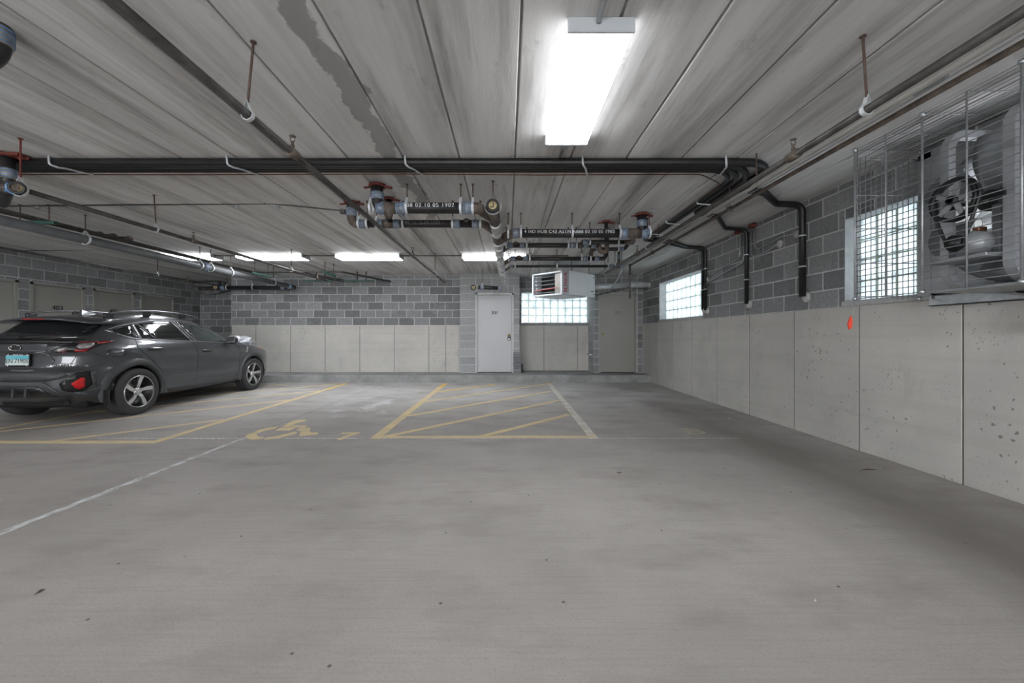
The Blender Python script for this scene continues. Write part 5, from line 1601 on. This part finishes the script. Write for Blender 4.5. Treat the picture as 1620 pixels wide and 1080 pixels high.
def mwrap(sgn):
    """(distance from the middle of the tail round the corner, z)"""
    def f(p, off):
        pts, s = outline(p[1])
        d = p[0]
        for i in range(len(s) - 1):
            if s[i + 1] >= d: break
        t = (d - s[i]) / max(s[i + 1] - s[i], 1e-9)
        x = pts[i][0] + (pts[i + 1][0] - pts[i][0]) * t; y = pts[i][1] + (pts[i + 1][1] - pts[i][1]) * t
        tx, ty = pts[i + 1][0] - pts[i][0], pts[i + 1][1] - pts[i][1]
        l = math.hypot(tx, ty) or 1
        return Vector((sgn * (x + ty / l * off), y - tx / l * off, p[1]))
    return f
def patch(poly, mp, off, step=0.05, depth=0.02):
    """polygon in surface coordinates, gridded and laid on the body, with a skirt"""
    bm = bmesh.new()
    bm.faces.new([bm.verts.new((p[0], p[1], 0)) for p in poly])
    x0, x1 = min(p[0] for p in poly), max(p[0] for p in poly)
    y0, y1 = min(p[1] for p in poly), max(p[1] for p in poly)
    for ax, lo, hi in ((0, x0, x1), (1, y0, y1)):
        k = max(1, int((hi - lo) / step))
        for i in range(1, k):
            c = [0, 0, 0]; c[ax] = lo + (hi - lo) * i / k
            nn = [0, 0, 0]; nn[ax] = 1
            bmesh.ops.bisect_plane(bm, geom=bm.verts[:] + bm.edges[:] + bm.faces[:], plane_co=c, plane_no=nn)
    bm.verts.index_update()
    mb = MB()
    flat = [v.co.copy() for v in bm.verts]
    top = [mp((c.x, c.y), off) for c in flat]
    mb.add(top, [[v.index for v in f.verts] for f in bm.faces], True)
    o = len(mb.v)
    be = [e for e in bm.edges if len(e.link_faces) == 1]
    for e in be:
        a, b = e.verts[0].index, e.verts[1].index
        mb.add([top[a], top[b], mp((flat[b].x, flat[b].y), off - depth), mp((flat[a].x, flat[a].y), off - depth)], [(0, 1, 2, 3)])
    bm.free()
    return mb
def cbuild(mb, name, mat, parent=None):
    return mb.build(name, mat, parent or car, world=False)
def rounded(poly, k=2):
    for _ in range(k):
        out = []
        n = len(poly)
        for i in range(n):
            a, b = Vector(poly[i]), Vector(poly[(i + 1) % n])
            out += [tuple(a.lerp(b, 0.2)), tuple(a.lerp(b, 0.8))]
        poly = out
    return poly
def line(pts, mp, r, off, name, mat, sub=6, parent=None, flat=None):
    q = []
    for a, b in zip(pts[:-1], pts[1:]):
        for i in range(sub):
            t = i / sub
            q.append((a[0] + (b[0] - a[0]) * t, a[1] + (b[1] - a[1]) * t))
    q.append(pts[-1])
    return cbuild(MB().tube([mp(p, off) for p in q], r, n=6, flat=flat), name, mat, parent)

# ---- body shell by horizontal slices
zs = []
z = 0.25
while z < 1.5645:
    zs.append(z); z += 0.013 if z > 0.9 else 0.02
zs.append(1.5645)
M_ = 168
vs, fs = [], []
for z in zs:
    yr, yf, w, n = smooth(f_yr, z), smooth(f_yf, z), smooth(f_w, z), f_n(z)
    yc, hl = (yr + yf) / 2, (yf - yr) / 2
    for k in range(M_):
        th = 2 * PI * k / M_
        c, s = math.cos(th), math.sin(th)
        vs.append((w * math.copysign(abs(s) ** (2 / n), s), yc - hl * math.copysign(abs(c) ** (2 / n), c), z))
for i in range(len(zs) - 1):
    for k in range(M_):
        k2 = (k + 1) % M_
        fs.append((i * M_ + k, i * M_ + k2, (i + 1) * M_ + k2, (i + 1) * M_ + k))
fs.append(tuple(range(M_))[::-1]); fs.append(tuple(range((len(zs) - 1) * M_, len(zs) * M_)))
body_mb = MB().add(vs, fs, True)
body = cbuild(body_mb, 'body', 'car_paint')
WR, WZ, AR = 0.348, 0.348, 0.408
for yy in (0.0, 2.67):
    for sx in (-1, 1):
        cut = MB()
        cut.tube([(sx * 0.52, yy, WZ + 0.01), (sx * 1.2, yy, WZ + 0.01)], AR, n=40, smooth=False)
        co = cut.build('arch_cutter', 'car_liner')
        md = body.modifiers.new('arch', 'BOOLEAN'); md.operation = 'DIFFERENCE'; md.object = co; md.solver = 'EXACT'
dg = bpy.context.evaluated_depsgraph_get(); dg.update()
# the cutters are in the car's own coordinates, so evaluate with the body at the origin
body.parent = None
dg.update()
nm = bpy.data.meshes.new_from_object(body.evaluated_get(dg))
body.modifiers.clear()
body.data = nm
body.parent = car
for p in nm.polygons: p.use_smooth = len(p.vertices) < 20
try:
    nm.set_sharp_from_angle(angle=0.6)
except Exception:
    pass
for o in [o for o in bpy.data.objects if o.name.startswith('arch_cutter')]:
    bpy.data.objects.remove(o)
if not nm.materials: nm.materials.append(MATS['car_paint'])
nm.materials[0] = MATS['car_paint']
for p in nm.polygons: p.material_index = 0

# ---- arches, sills, liners
for yy in (0.0, 2.67):
    for sx in (-1, 1):
        a0, a1 = (-0.16, PI + 0.25) if yy == 0 else (-0.22, PI + 0.16)
        n = 28
        v, f = [], []
        for i in range(n + 1):
            a = a0 + (a1 - a0) * i / n
            ro = 0.495 + 0.03 * math.cos(2 * (a - 2.2)) if yy == 0 else 0.48 + 0.02 * math.cos(2 * (a - 1.0))
            for (r, off) in ((AR - 0.012, -0.06), (AR - 0.012, 0.022), (AR + 0.02, 0.026), (ro - 0.012, 0.02), (ro, -0.01)):
                y_ = yy + math.cos(a) * r; z_ = max(WZ + math.sin(a) * r, 0.255)
                x_ = hw(y_, max(z_, 0.4)) + off
                v.append((sx * x_, y_, z_))
        for i in range(n):
            for j in range(4):
                q = i * 5 + j
                f.append((q, q + 1, q + 6, q + 5))
        cbuild(MB().add(v, f, True), 'wheel_arch', 'car_cladding')
        ln = MB()
        ln.lathe((sx * 0.5, yy, WZ + 0.01), (sx, 0, 0), [(0.0, 0.0), (0.0, AR - 0.002), (0.36, AR - 0.002)], 36, a0=-1.75, a1=1.75)
        cbuild(ln, 'wheel_liner', 'car_liner')
for sx in (-1, 1):
    cbuild(patch([(0.38, 0.27), (2.28, 0.25), (2.28, 0.345), (2.2, 0.35), (0.47, 0.37), (0.40, 0.42)], mside(sx), 0.012, 0.1), 'sill_cladding', 'car_cladding')
    cbuild(MB().box(sx * 0.80, sx * 0.885, -0.46, -0.44, 0.20, 0.43, 0.006), 'mud_flap', 'car_black')
    cbuild(MB().box(sx * 0.80, sx * 0.885, 2.215, 2.235, 0.22, 0.40, 0.006), 'mud_flap', 'car_black')
cbuild(MB().box(-0.66, 0.66, -0.55, 3.2, 0.20, 0.30, 0.02), 'underbody', 'car_liner')
cbuild(MB().tube([(-0.3, -0.66, 0.29), (0.55, -0.66, 0.29), (0.62, -0.75, 0.30)], 0.03, n=10), 'exhaust_pipe', 'car_liner')

# ---- side glass
Q = [(-0.25, 1.262), (-0.12, 1.305), (0.055, 1.345), (0.065, 1.155), (-0.06, 1.185), (-0.17, 1.225)]
RS = [(0.12, 1.352), (0.165, 1.362), (0.325, 1.135), (0.135, 1.145)]
RM = [(0.185, 1.365), (0.45, 1.405), (0.775, 1.425), (0.985, 1.105), (0.35, 1.132)]
FR = [(0.90, 1.425), (1.16, 1.415), (1.40, 1.365), (1.62, 1.285), (1.80, 1.195), (1.93, 1.06), (1.16, 1.092)]
BAND = [(-0.29, 1.262), (-0.12, 1.325), (0.12, 1.375), (0.45, 1.428), (0.84, 1.45), (1.18, 1.438), (1.43, 1.385), (1.66, 1.305), (1.86, 1.20), (1.99, 1.06), (1.96, 1.035), (1.0, 1.083), (0.3, 1.115), (0.04, 1.133), (-0.08, 1.165), (-0.2, 1.215)]
for sx in (-1, 1):
    ms = mside(sx)
    cbuild(patch(BAND, ms, 0.003, 0.08), 'window_surround', 'car_paint')
    cbuild(patch(rounded(Q, 1), ms, 0.006, 0.06), 'quarter_glass', 'car_glass')
    cbuild(patch(RS, ms, 0.006, 0.06), 'rear_door_vent_glass', 'car_glass')
    cbuild(patch(RM, ms, 0.006, 0.06), 'rear_door_glass', 'car_glass')
    cbuild(patch(FR, ms, 0.006, 0.06), 'front_door_glass', 'car_glass_pale')
    line([(-0.19, 1.213), (-0.08, 1.165), (0.04, 1.136), (0.3, 1.120), (1.0, 1.088), (1.96, 1.042)], ms, 0.007, 0.008, 'belt_trim', 'satin_trim')
    line([(-0.30, 1.262), (-0.12, 1.328), (0.12, 1.378), (0.45, 1.431), (0.84, 1.453), (1.18, 1.441), (1.43, 1.388)], ms, 0.005, 0.006, 'window_trim', 'satin_trim')
    # pillars
    cbuild(patch([(0.075, 1.352), (0.112, 1.358), (0.125, 1.14), (0.075, 1.15)], ms, 0.008, 0.05), 'pillar_trim', 'satin_trim')
    cbuild(patch([(0.79, 1.43), (0.835, 1.434), (1.07, 1.094), (1.00, 1.098)], ms, 0.009, 0.05), 'pillar_trim', 'car_paint')
    cbuild(patch([(0.85, 1.434), (0.885, 1.434), (1.145, 1.092), (1.085, 1.094)], ms, 0.009, 0.05), 'pillar_trim', 'car_paint')
    line([(0.842, 1.434), (1.078, 1.094)], ms, 0.005, 0.006, 'pillar_seam', 'car_black')
    line([(0.178, 1.36), (0.338, 1.137)], ms, 0.006, 0.008, 'glass_divider', 'satin_trim')
    # doors
    for nme, pl_ in (('door_seam', [(0.02, 1.13), (-0.01, 1.02), (0.07, 0.93), (0.22, 0.80), (0.36, 0.66), (0.45, 0.50), (0.47, 0.39), (0.50, 0.368), (1.05, 0.362)]),
                     ('door_seam', [(1.02, 1.085), (1.07, 0.98), (1.105, 0.84), (1.115, 0.64), (1.10, 0.45), (1.06, 0.365), (2.08, 0.348), (2.16, 0.42), (2.215, 0.56), (2.215, 0.86), (2.15, 0.98), (2.04, 1.04)])):
        line(pl_, ms, 0.005, -0.001, nme, 'car_black')
    line([(0.60, 0.52), (1.10, 0.535), (1.6, 0.545), (2.10, 0.548)], ms, 0.007, -0.002, 'door_crease', 'car_paint')
    for (ya, za) in ((0.16, 0.985), (1.20, 0.918)):
        hnd = cbuild(MB().tube([ms((ya, za), 0.0), ms((ya + 0.03, za + 0.005), 0.03), ms((ya + 0.20, za + 0.002), 0.032), ms((ya + 0.24, za - 0.002), 0.0)], 0.016, n=10, bend=0.02), 'door_handle', 'car_paint')
        cbuild(patch(rounded([(ya + 0.01, za - 0.035), (ya + 0.21, za - 0.035), (ya + 0.22, za + 0.02), (ya + 0.02, za + 0.02)], 2), ms, 0.002, 0.05), 'handle_recess', 'car_black', hnd)
# fuel door on the right side
fd = rounded([(-0.43, 0.885), (-0.20, 0.875), (-0.17, 0.99), (-0.40, 1.005)], 2)
cbuild(patch(fd, mside(1), 0.004, 0.05), 'fuel_door', 'car_paint')
line(fd + [fd[0]], mside(1), 0.004, 0.001, 'fuel_door_seam', 'car_black', sub=2)
for sx in (-1, 1):
    line([(-0.33, 0.83), (-0.50, 0.93), (-0.60, 0.98)], mside(sx), 0.004, 0.0, 'quarter_seam', 'car_black')
    line([(-0.50, 0.45), (-0.56, 0.62), (-0.68, 0.78)], mside(sx), 0.004, 0.0, 'bumper_seam', 'car_black')
# ---- mirrors
for sx in (-1, 1):
    bm = bmesh.new(); bmesh.ops.create_icosphere(bm, subdivisions=3, radius=1)
    for v in bm.verts:
        c = v.co
        v.co = Vector((sx * (0.985 + c.x * 0.115), 1.83 + c.y * (0.09 if c.y > 0 else 0.045), 1.10 + c.z * 0.085))
    mr = MB().bm(bm, True); bm.free()
    mo = cbuild(mr, 'side_mirror', 'car_black')
    cbuild(MB().obox((sx * 0.985, 1.784, 1.10), (1, 0, 0), (0, 1, 0), (0, 0, 1), 0.088, 0.004, 0.055), 'mirror_glass', 'chrome', mo)
    cbuild(MB().tube([(sx * 0.83, 1.84, 1.05), (sx * 0.92, 1.83, 1.045), (sx * 0.96, 1.82, 1.06)], 0.022, n=8, flat=0.7), 'mirror_arm', 'car_black', mo)
# ---- rear glass, spoiler, tail
RG = [(-0.60, 1.145), (0.60, 1.145), (0.645, 1.20), (0.575, 1.385), (0.50, 1.405), (-0.50, 1.405), (-0.575, 1.385), (-0.645, 1.20)]
cbuild(patch(RG, mrear, 0.006, 0.06), 'rear_glass', 'car_glass')
cbuild(patch([(-0.62, 1.085), (0.62, 1.085), (0.66, 1.14), (-0.66, 1.14)], mrear, 0.008, 0.06), 'tailgate_trim', 'car_black')
v, f = [], []
n = 16
for i in range(n + 1):
    x = -0.66 + 1.32 * i / n
    fx = abs(x / 0.66)
    back = -0.60 + 0.10 * fx ** 3
    zt = 1.475 - 0.05 * fx ** 2.5
    for (y_, z_) in ((0.02 + 0.05 * fx, zt + 0.008), (-0.30, zt - 0.005), (back, zt - 0.055), (back + 0.01, zt - 0.075), (-0.34, zt - 0.075), (-0.1, zt - 0.08)):
        v.append((x, y_, z_))
for i in range(n):
    for j in range(6):
        a, b = i * 6 + j, i * 6 + (j + 1) % 6
        f.append((a, b, b + 6, a + 6))
f.append(tuple(range(6))); f.append(tuple(range(n * 6, n * 6 + 6))[::-1])
spo = cbuild(MB().add(v, f, True), 'roof_spoiler', 'car_paint')
cbuild(MB().box(-0.15, 0.15, -0.606, -0.592, 1.402, 1.418, 0.003), 'brake_light', 'red_lens', spo)
cbuild(MB().tube([mrear((-0.02, 1.15), 0.03), mrear((0.08, 1.165), 0.035), mrear((0.45, 1.185), 0.03), mrear((0.56, 1.19), 0.022)], [0.026, 0.016, 0.010, 0.006], n=8), 'rear_wiper', 'car_black')
line([(-0.60, 1.10), (-0.66, 0.93), (-0.60, 0.752), (0.60, 0.752), (0.66, 0.93), (0.60, 1.10)], mrear, 0.004, 0.0, 'tailgate_seam', 'car_black')
line([(-0.42, 1.07), (0.42, 1.07)], mrear, 0.012, 0.004, 'tailgate_ridge', 'car_paint')
for sx in (-1, 1):
    line([(sx * 0.66, 1.14), (sx * 0.655, 1.28), (sx * 0.60, 1.41)], mrear, 0.004, 0.0, 'tailgate_seam', 'car_black')
    # plate well and its raised corners
    line([(sx * 0.24, 0.97), (sx * 0.37, 0.955), (sx * 0.46, 0.86), (sx * 0.42, 0.795), (sx * 0.30, 0.775)], mrear, 0.012, -0.001, 'tailgate_crease', 'car_paint')
line([(-0.40, 0.985), (0.40, 0.985)], mrear, 0.012, 0.002, 'tailgate_ridge', 'car_paint')
line([(-0.50, 0.772), (0.50, 0.772)], mrear, 0.012, 0.002, 'tailgate_ridge', 'car_paint')
# tail lamps: wrap round the corner
for sx in (-1, 1):
    mw = mwrap(sx)
    pts, s = outline(1.05)
    sy = lambda y: next(si for (p, si) in zip(pts, s) if p[1] >= y)
    e = sy(-0.36)
    e2 = sy(-0.50)
    tl = cbuild(patch([(0.44, 0.985), (0.57, 1.055), (0.66, 1.10), (e2, 1.122), (e, 1.118), (e - 0.02, 1.095), (e2 - 0.02, 1.03), (e2 - 0.08, 0.982), (0.68, 0.962), (0.50, 0.966)], mw, 0.010, 0.05), 'tail_lamp', 'car_black')
    cbuild(patch([(0.47, 0.985), (0.565, 1.03), (0.615, 1.035), (0.60, 0.985), (0.53, 0.98)], mw, 0.016, 0.04), 'reversing_lens', 'clear_lens', tl)
    cbuild(patch([(0.53, 0.974), (0.62, 0.978), (0.62, 0.968), (0.56, 0.967)], mw, 0.016, 0.04), 'lamp_lens', 'red_lens', tl)
    cbuild(patch([(0.685, 1.04), (0.70, 1.085), (0.82, 1.092), (0.85, 1.06), (0.80, 1.02), (0.72, 1.005)], mw, 0.014, 0.04), 'indicator_lens', 'clear_lens', tl)
    cbuild(patch([(0.675, 0.972), (0.68, 1.012), (0.72, 1.0), (0.81, 1.012), (0.87, 1.06), (0.86, 1.09), (e2 - 0.02, 1.085), (e2 - 0.045, 1.03), (e2 - 0.10, 0.992), (0.78, 0.975)], mw, 0.016, 0.04), 'lamp_lens', 'red_lens', tl)
    cbuild(patch([(e2 - 0.03, 1.088), (e2, 1.112), (e - 0.01, 1.112), (e - 0.02, 1.10), (e2, 1.075)], mw, 0.016, 0.04), 'lamp_lens', 'red_lens', tl)
    cbuild(patch([(0.66, 1.092), (0.67, 1.10), (e2 - 0.03, 1.112), (e2 - 0.03, 1.10)], mw, 0.016, 0.04), 'lamp_lens', 'red_lens', tl)
    cbuild(patch([(0.40, 1.05), (0.56, 1.066), (0.62, 1.09), (0.60, 1.098), (0.40, 1.062)], mw, 0.012, 0.04), 'lamp_strip', 'car_black', tl)
    # bumper corner with reflector
    h_ = cbuild(patch([(0.62, 0.47), (0.60, 0.56), (0.75, 0.70), (0.88, 0.715), (0.92, 0.69), (0.92, 0.54), (0.80, 0.445), (0.68, 0.44)], mw, 0.014, 0.05), 'reflector_housing', 'car_black')
    cbuild(patch([(0.70, 0.555), (0.80, 0.632), (0.83, 0.62), (0.82, 0.50), (0.77, 0.475), (0.735, 0.49)], mw, 0.022, 0.04), 'reflector', 'red_reflector', h_)
    cbuild(patch([(0.90, 0.52), (0.885, 0.70), (0.93, 0.70), (0.945, 0.54)], mw, 0.026, 0.04), 'housing_edge', 'car_cladding', h_)
    cbuild(patch([(0.76, 0.305), (0.70, 0.43), (0.84, 0.445), (0.98, 0.505), (1.36, 0.50), (1.36, 0.40), (1.10, 0.33)], mw, 0.012, 0.06), 'bumper_corner', 'car_cladding')
# bumper tiers
cbuild(patch([(-0.66, 0.665), (-0.62, 0.722), (0.62, 0.722), (0.66, 0.665), (0.60, 0.625), (0.50, 0.60), (-0.50, 0.60), (-0.60, 0.625)], mrear, 0.016, 0.06), 'bumper_step', 'car_cladding')
cbuild(patch([(-0.50, 0.55), (-0.44, 0.595), (0.44, 0.595), (0.50, 0.55), (0.60, 0.42), (0.50, 0.40), (-0.50, 0.40), (-0.60, 0.42)], mrear, 0.010, 0.06), 'bumper_panel', 'car_cladding')
dfu = cbuild(patch([(-0.40, 0.535), (0.40, 0.535), (0.53, 0.385), (-0.53, 0.385)], mrear, 0.018, 0.06), 'skid_plate', 'car_black')
for x in (-0.33, -0.11, 0.11, 0.27):
    cbuild(MB().obox(mrear((x, 0.45), 0.03), (1, 0, 0), (0, 1, 0), (0, 0.05, 1), 0.014, 0.02, 0.055), 'skid_fin', 'car_cladding', dfu)
# plate, emblem, lettering
pm = mrear((0.035, 0.866), 0.022)
tz = Vector((0, 0.06, 1)).normalized(); tx = Vector((1, 0, 0)); tn = Vector((0, -1, 0.06)).normalized()
plt = cbuild(MB().obox(pm, tx, tn, tz, 0.158, 0.008, 0.082), 'licence_plate', 'car_black')
cbuild(MB().obox(pm + tn * 0.009, tx, tn, tz, 0.150, 0.002, 0.064), 'plate_face', 'plate_white', plt)
cbuild(MB().obox(pm + tn * 0.0105 + tz * 0.035, tx, tn, tz, 0.150, 0.0015, 0.024), 'plate_sky', 'plate_blue', plt)
lettering('EN 71905', 0.078, pm + tn * 0.0125 - tz * 0.012, tx, tz, 'black_ink', plt, name='plate_number', spacing=0.93, world=False)
lettering('ORLAND PARK', 0.02, pm + tn * 0.010 + tz * 0.073, tx, tz, 'white_ink', plt, name='frame_lettering', world=False)
for sx in (-1, 1):
    for zz in (-0.072, 0.072):
        cbuild(MB().lathe(pm + tx * (sx * 0.125) + tz * zz + tn * 0.006, tn, [(0, 0.010), (0.006, 0.009), (0.008, 0.0)], 10), 'plate_screw', 'chrome', plt)
em = mrear((0.0, 1.03), 0.01)
epts = [em + Vector((math.cos(a) * 0.078, 0, math.sin(a) * 0.038)) for a in [2 * PI * k / 32 for k in range(33)]]
emb = cbuild(MB().tube(epts, 0.006, n=6, cap=False), 'oval_emblem', 'chrome')
bk = MB(); bk.add([em + Vector((math.cos(a) * 0.076, 0.002, math.sin(a) * 0.036)) for a in [2 * PI * k / 32 for k in range(32)]], [tuple(range(32))])
cbuild(bk, 'emblem_field', 'car_black', emb)
for (dx, dz, r) in ((-0.042, 0.006, 0.021), (0.0, 0.014, 0.013), (0.03, 0.018, 0.012), (0.048, -0.002, 0.012), (0.022, -0.016, 0.012), (-0.008, -0.014, 0.012)):
    st_ = MB()
    poly = []
    for k in range(8):
        rr = r if k % 2 == 0 else r * 0.32
        a = PI / 2 * (k / 2)
        poly.append((math.cos(a) * rr, math.sin(a) * rr))
    vs_ = [em + Vector((dx + px_, -0.004, dz + pz_)) for px_, pz_ in poly] + [em + Vector((dx, -0.010, dz))]
    st_.add(vs_, [(k, (k + 1) % 8, 8) for k in range(8)])
    cbuild(st_, 'emblem_star', 'chrome', emb)
vs_, fs_ = text_mesh('CROSSTREK', 0.042, 0.0, align='LEFT', spacing=1.25)
lt = MB(); lt.add([mrear((0.395 + v.x, 0.735 + 0.055 + v.y), 0.006) for v in vs_], fs_)
lt.build('model_lettering', 'chrome', car, world=False, fix=False)

# ---- roof rails, fin
for sx in (-1, 1):
    rx = 0.575
    pts = [(-0.22, 1.475), (-0.12, 1.525), (0.10, 1.56), (0.6, 1.59), (1.05, 1.578), (1.35, 1.545), (1.52, 1.505)]
    rl = cbuild(MB().tube([(sx * (rx - 0.02 * (abs(y - 0.6) / 0.9) ** 2), y, z) for y, z in pts], 0.019, n=10, bend=0.3, flat=0.8), 'roof_rail', 'rail_trim')
    for (y_, z_, hgt) in ((-0.16, 1.475, 0.045), (0.45, 1.535, 0.05), (1.15, 1.525, 0.045)):
        cbuild(MB().box(sx * (rx - 0.03), sx * (rx + 0.01), y_ - 0.06, y_ + 0.07, z_ - 0.04, z_ + hgt, 0.01), 'rail_foot', 'car_black', rl)
fin = MB()
fv = []
for (y_, z_, w_) in ((-0.02, 1.50, 0.03), (0.0, 1.575, 0.012), (0.05, 1.585, 0.012), (0.16, 1.545, 0.015), (0.26, 1.525, 0.03), (0.26, 1.50, 0.03)):
    fv += [(-w_, y_, z_), (w_, y_, z_)]
fin.add(fv, [(0, 1, 3, 2), (2, 3, 5, 4), (4, 5, 7, 6), (6, 7, 9, 8), (8, 9, 11, 10), (0, 2, 4, 6, 8, 10), (1, 11, 9, 7, 5, 3), (0, 10, 11, 1)])
cbuild(fin, 'antenna_fin', 'car_paint')
# ---- windscreen, head lamps, front
def mfront(p, off): return Vector((p[0], fy(p[0], p[1]) + off, p[1]))
cbuild(patch([(-0.66, 1.13), (0.66, 1.13), (0.62, 1.30), (0.50, 1.46), (-0.50, 1.46), (-0.62, 1.30)], mfront, 0.005, 0.08), 'windscreen', 'car_glass')
for sx in (-1, 1):
    cbuild(patch([(3.10, 0.86), (3.20, 0.905), (3.36, 0.845), (3.42, 0.78), (3.25, 0.80)], mside(sx), 0.01, 0.04), 'head_lamp', 'clear_lens')
    cbuild(patch([(3.05, 0.885), (3.12, 0.925), (3.22, 0.90), (3.20, 0.87)], mside(sx), 0.013, 0.03), 'side_marker', 'amber_lens')
    cbuild(patch([(2.40, 0.84), (2.47, 0.95), (2.50, 0.95), (2.43, 0.83)], mside(sx), 0.006, 0.03), 'fender_trim', 'satin_trim')
cbuild(patch([(-0.45, 0.56), (0.45, 0.56), (0.5, 0.74), (-0.5, 0.74)], mfront, 0.01, 0.08), 'grille', 'car_black')
cbuild(patch([(-0.7, 0.27), (0.7, 0.27), (0.7, 0.45), (-0.7, 0.45)], mfront, 0.012, 0.08), 'front_bumper', 'car_cladding')

# ---- wheels
def wheel(yy, sx):
    c = Vector((sx * 0.775, yy, WR))
    ax = Vector((sx, 0, 0))
    R = WR
    prof = [(-0.105, 0.245), (-0.112, 0.29), (-0.108, 0.325), (-0.092, R - 0.006), (-0.07, R)]
    for gk in (-0.045, -0.015, 0.015, 0.045):
        prof += [(gk - 0.006, R), (gk - 0.004, R - 0.008), (gk + 0.004, R - 0.008), (gk + 0.006, R)]
    prof += [(0.07, R), (0.092, R - 0.006), (0.108, 0.325), (0.112, 0.29), (0.105, 0.245), (0.085, 0.232), (-0.085, 0.232), (-0.105, 0.245)]
    ti = cbuild(MB().lathe(c, ax, prof, 56), 'tire', 'tyre_rubber')
    rim = MB().lathe(c, ax, [(-0.085, 0.234), (0.10, 0.236), (0.108, 0.24), (0.108, 0.228), (0.09, 0.222), (0.0, 0.205), (-0.02, 0.15), (-0.02, 0.0)], 48)
    cbuild(rim, 'rim', 'alloy_dark', ti)
    cbuild(MB().lathe(c, ax, [(0.104, 0.229), (0.110, 0.231), (0.110, 0.240), (0.104, 0.242)], 48), 'rim_lip', 'alloy', ti)
    cbuild(MB().lathe(c, ax, [(-0.01, 0.14), (0.0, 0.14), (0.0, 0.06), (0.01, 0.06)], 32), 'brake_disc', 'brake_steel', ti)
    for k in range(5):
        a = 2 * PI * k / 5 + PI / 2
        for (da0, da1, wd) in ((-0.14, -0.26, 0.022), (0.14, 0.03, 0.022)):
            v, f = [], []
            for i, (r, xo) in enumerate(((0.045, 0.075), (0.10, 0.092), (0.16, 0.098), (0.23, 0.104))):
                t = (r - 0.045) / 0.185
                aa = a + da0 * (0.30 / (0.35 + t)) * 1.0 + (da1 - da0) * t * 0.6 - 0.12 * t
                d1 = Vector((0, math.cos(aa), math.sin(aa))); d2 = Vector((0, -math.sin(aa), math.cos(aa)))
                w2 = wd * (0.75 + 0.35 * t)
                for s in (-1, 1):
                    v.append(c + ax * xo + d1 * r + d2 * (s * w2))
                for s in (-1, 1):
                    v.append(c + ax * (xo - 0.03) + d1 * r + d2 * (s * w2 * 1.1))
            for i in range(3):
                q = i * 4
                f += [(q, q + 1, q + 5, q + 4), (q + 2, q + 6, q + 7, q + 3), (q, q + 4, q + 6, q + 2), (q + 1, q + 3, q + 7, q + 5)]
            cbuild(MB().add(v, f), 'spoke', 'alloy', ti)
        dn = Vector((0, math.cos(a + 0.63), math.sin(a + 0.63)))
        cbuild(MB().lathe(c + dn * 0.052 + ax * 0.06, ax, [(0, 0.011), (0.022, 0.011), (0.024, 0.0)], 8), 'wheel_nut', 'chrome', ti)
    cbuild(MB().lathe(c, ax, [(0.05, 0.05), (0.082, 0.046), (0.090, 0.032), (0.090, 0.0)], 24), 'hub_cap', 'alloy', ti)
for yy in (0.0, 2.67):
    for sx in (1, -1):
        wheel(yy, sx)

# ---- crumpled silver sheet on the bonnet
bc = P(394, 540, 8.95)
bm = bmesh.new(); bmesh.ops.create_icosphere(bm, subdivisions=4, radius=1)
for v in bm.verts:
    c = v.co.copy()
    k2 = 1 + 0.30 * mnoise.noise(c * 2.1 + Vector((3, 1, 2))) + 0.22 * abs(mnoise.noise(c * 5.0))
    v.co = Vector((-5.88 + c.x * 0.26 * k2, 8.62 + c.y * 0.26 * k2, 0.975 + max(c.z, -0.35) * 0.15 * k2))
bagm = MB().bm(bm, False); bm.free()
tag(bagm.build('silver_sunshade', 'silver_bag'), 'crumpled silver sheet lying on the bonnet of the grey car', 'sheet')
